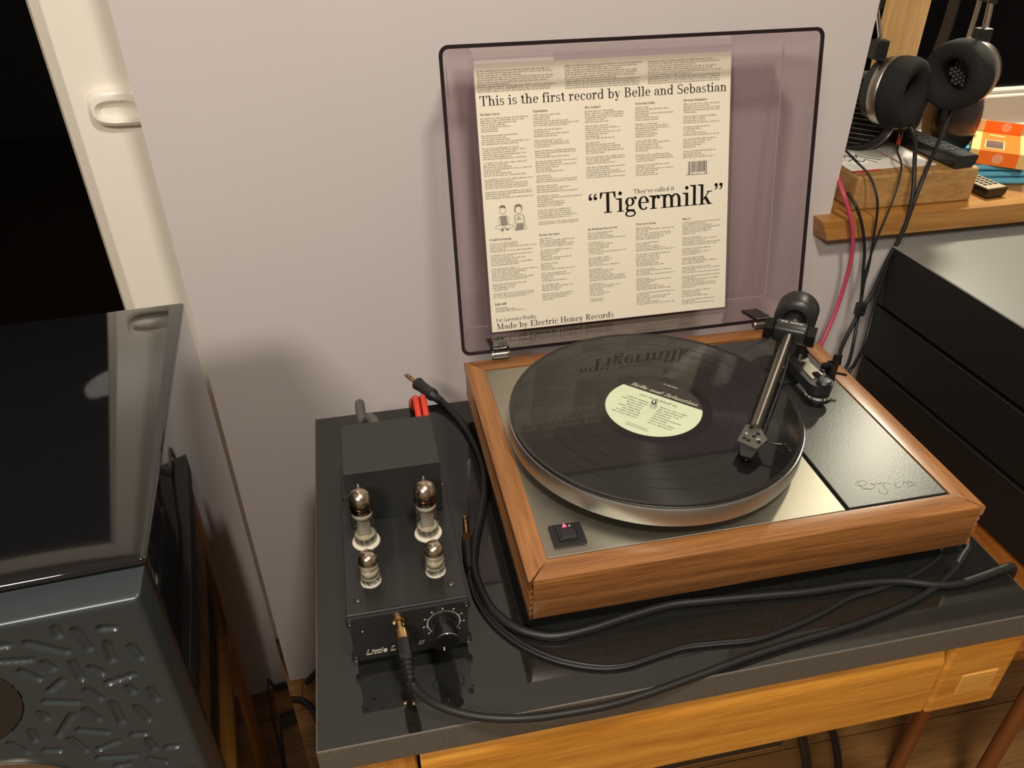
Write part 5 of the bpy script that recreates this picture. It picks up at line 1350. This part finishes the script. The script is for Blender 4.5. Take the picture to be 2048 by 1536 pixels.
# folded blue cloth and the orange carton on top of it
cl = thing('folded_cloth', 'folded light blue cloth lying under the orange carton', 'cloth', (0.915, 0.60, SZ))
def fold_layer(z0, z1, grow, ph):
    nx, nt = 40, 10
    V, F = [], []
    cx, cy = 0.922, 0.628
    for k in range(nt + 1):
        a = -math.pi/2 + math.pi * k / nt
        rr_, zz = math.cos(a), math.sin(a)
        for i in range(nx):
            b = 2 * math.pi * i / nx
            sx = math.copysign(abs(math.cos(b)) ** 0.6, math.cos(b)); sy = math.copysign(abs(math.sin(b)) ** 0.6, math.sin(b))
            wob = 1 + 0.035 * math.sin(3*b + ph) + 0.02 * math.sin(7*b + 2*ph)
            e = (0.93 + 0.07 * rr_) * wob * grow
            x, y = cx + 0.078 * sx * e, cy + 0.058 * sy * e
            V.append((x + 0.25*(y-cy), y - 0.25*(x-cx), (z0+z1)/2 + (z1-z0)/2 * zz + 0.0012 * math.sin(4*b + ph) * (1 if z0 > SZ + 0.001 else 0)))
    for k in range(nt):
        for i in range(nx):
            j = (i+1) % nx
            F.append((k*nx+i, k*nx+j, (k+1)*nx+j, (k+1)*nx+i))
    F += [tuple(reversed(range(nx))), tuple(range(nt*nx, (nt+1)*nx))]
    return V, F
for i, (z0, z1, gr) in enumerate(((SZ, 0.0855, 1.03), (0.0855, 0.0940, 0.98), (0.0940, 0.1030, 0.94))):
    part('fold', fold_layer(z0, z1, gr, i * 1.3), 'cloth', cl, smooth=True)
ob = thing('carton', 'orange and cream printed carton with a window on the blue cloth', 'box', (0.93, 0.63, 0.104))
OM = Matrix(((0.76, 0.65, 0, 0.848), (-0.65, 0.76, 0, 0.606), (0, 0, 1, 0.1042), (0, 0, 0, 1)))
bw, bd, bh_ = 0.080, 0.112, 0.0215
part('body', xf(box_vf(0, bw, 0, bd, 0, bh_), OM), 'orange', ob)
for x0, x1 in ((-0.0002, 0.0125), (bw - 0.0125, bw + 0.0002)):
    part('cream_corner', xf(box_vf(x0, x1, -0.0002, bd + 0.0002, 0.0, bh_ + 0.0002), OM), 'cream', ob)
part('window', xf(prism_vf([(0.0200, 0.018), (0.0440, 0.018), (0.0440, 0.060), (0.0200, 0.060)], bh_, bh_ + 0.0003), OM), 'window_dark', ob)
part('window_border', xf(prism_vf([(0.0180, 0.015), (0.0460, 0.015), (0.0460, 0.063), (0.0180, 0.063)], bh_ - 0.0001, bh_ + 0.0002), OM), 'cream', ob)
fl2 = part('raised_flap', xf(box_vf(0.0125, bw - 0.0125, bd - 0.002, bd, bh_, bh_ + 0.018), OM), 'orange', ob)
part('flap_edge', xf(box_vf(0.0, 0.0125, bd - 0.002, bd, bh_, bh_ + 0.018), OM), 'cream', fl2)
def emblem(mtx, r):
    out = [lathe_vf([(0, 0), (r*0.16, 0), (r*0.16, 0.0003), (0, 0.0003)], 12, mtx)]
    for k in range(12):
        a, b = 2*math.pi*k/12, 2*math.pi*(k+0.72)/12
        out.append(prism_vf([(r*0.24*math.cos(a), r*0.24*math.sin(a)), (r*math.cos(a), r*math.sin(a)), (r*math.cos((a+b)/2)*1.02, r*math.sin((a+b)/2)*1.02), (r*math.cos(b), r*math.sin(b)), (r*0.24*math.cos(b), r*0.24*math.sin(b))], 0, 0.0003, mtx))
    return join(*out)
part('emblem', emblem(OM @ frame((bw/2, -0.0001, bh_/2), (0, -1, 0)), 0.0078), 'logo_pale', ob)
part('emblem', emblem(OM @ frame((bw/2 + 0.004, bd - 0.0021, bh_ + 0.010), (0, -1, 0)), 0.0072), 'logo_pale', fl2)
part('printed_stroke', xf(prism_vf([(0.022, 0.090), (0.044, 0.086), (0.046, 0.092), (0.024, 0.096)], bh_, bh_ + 0.0003), OM), 'logo_pale', ob)

# ------------------------------------------------------------------ lift everything so the floor lies at zero
for o in TOP:
    o.location.z += ZF
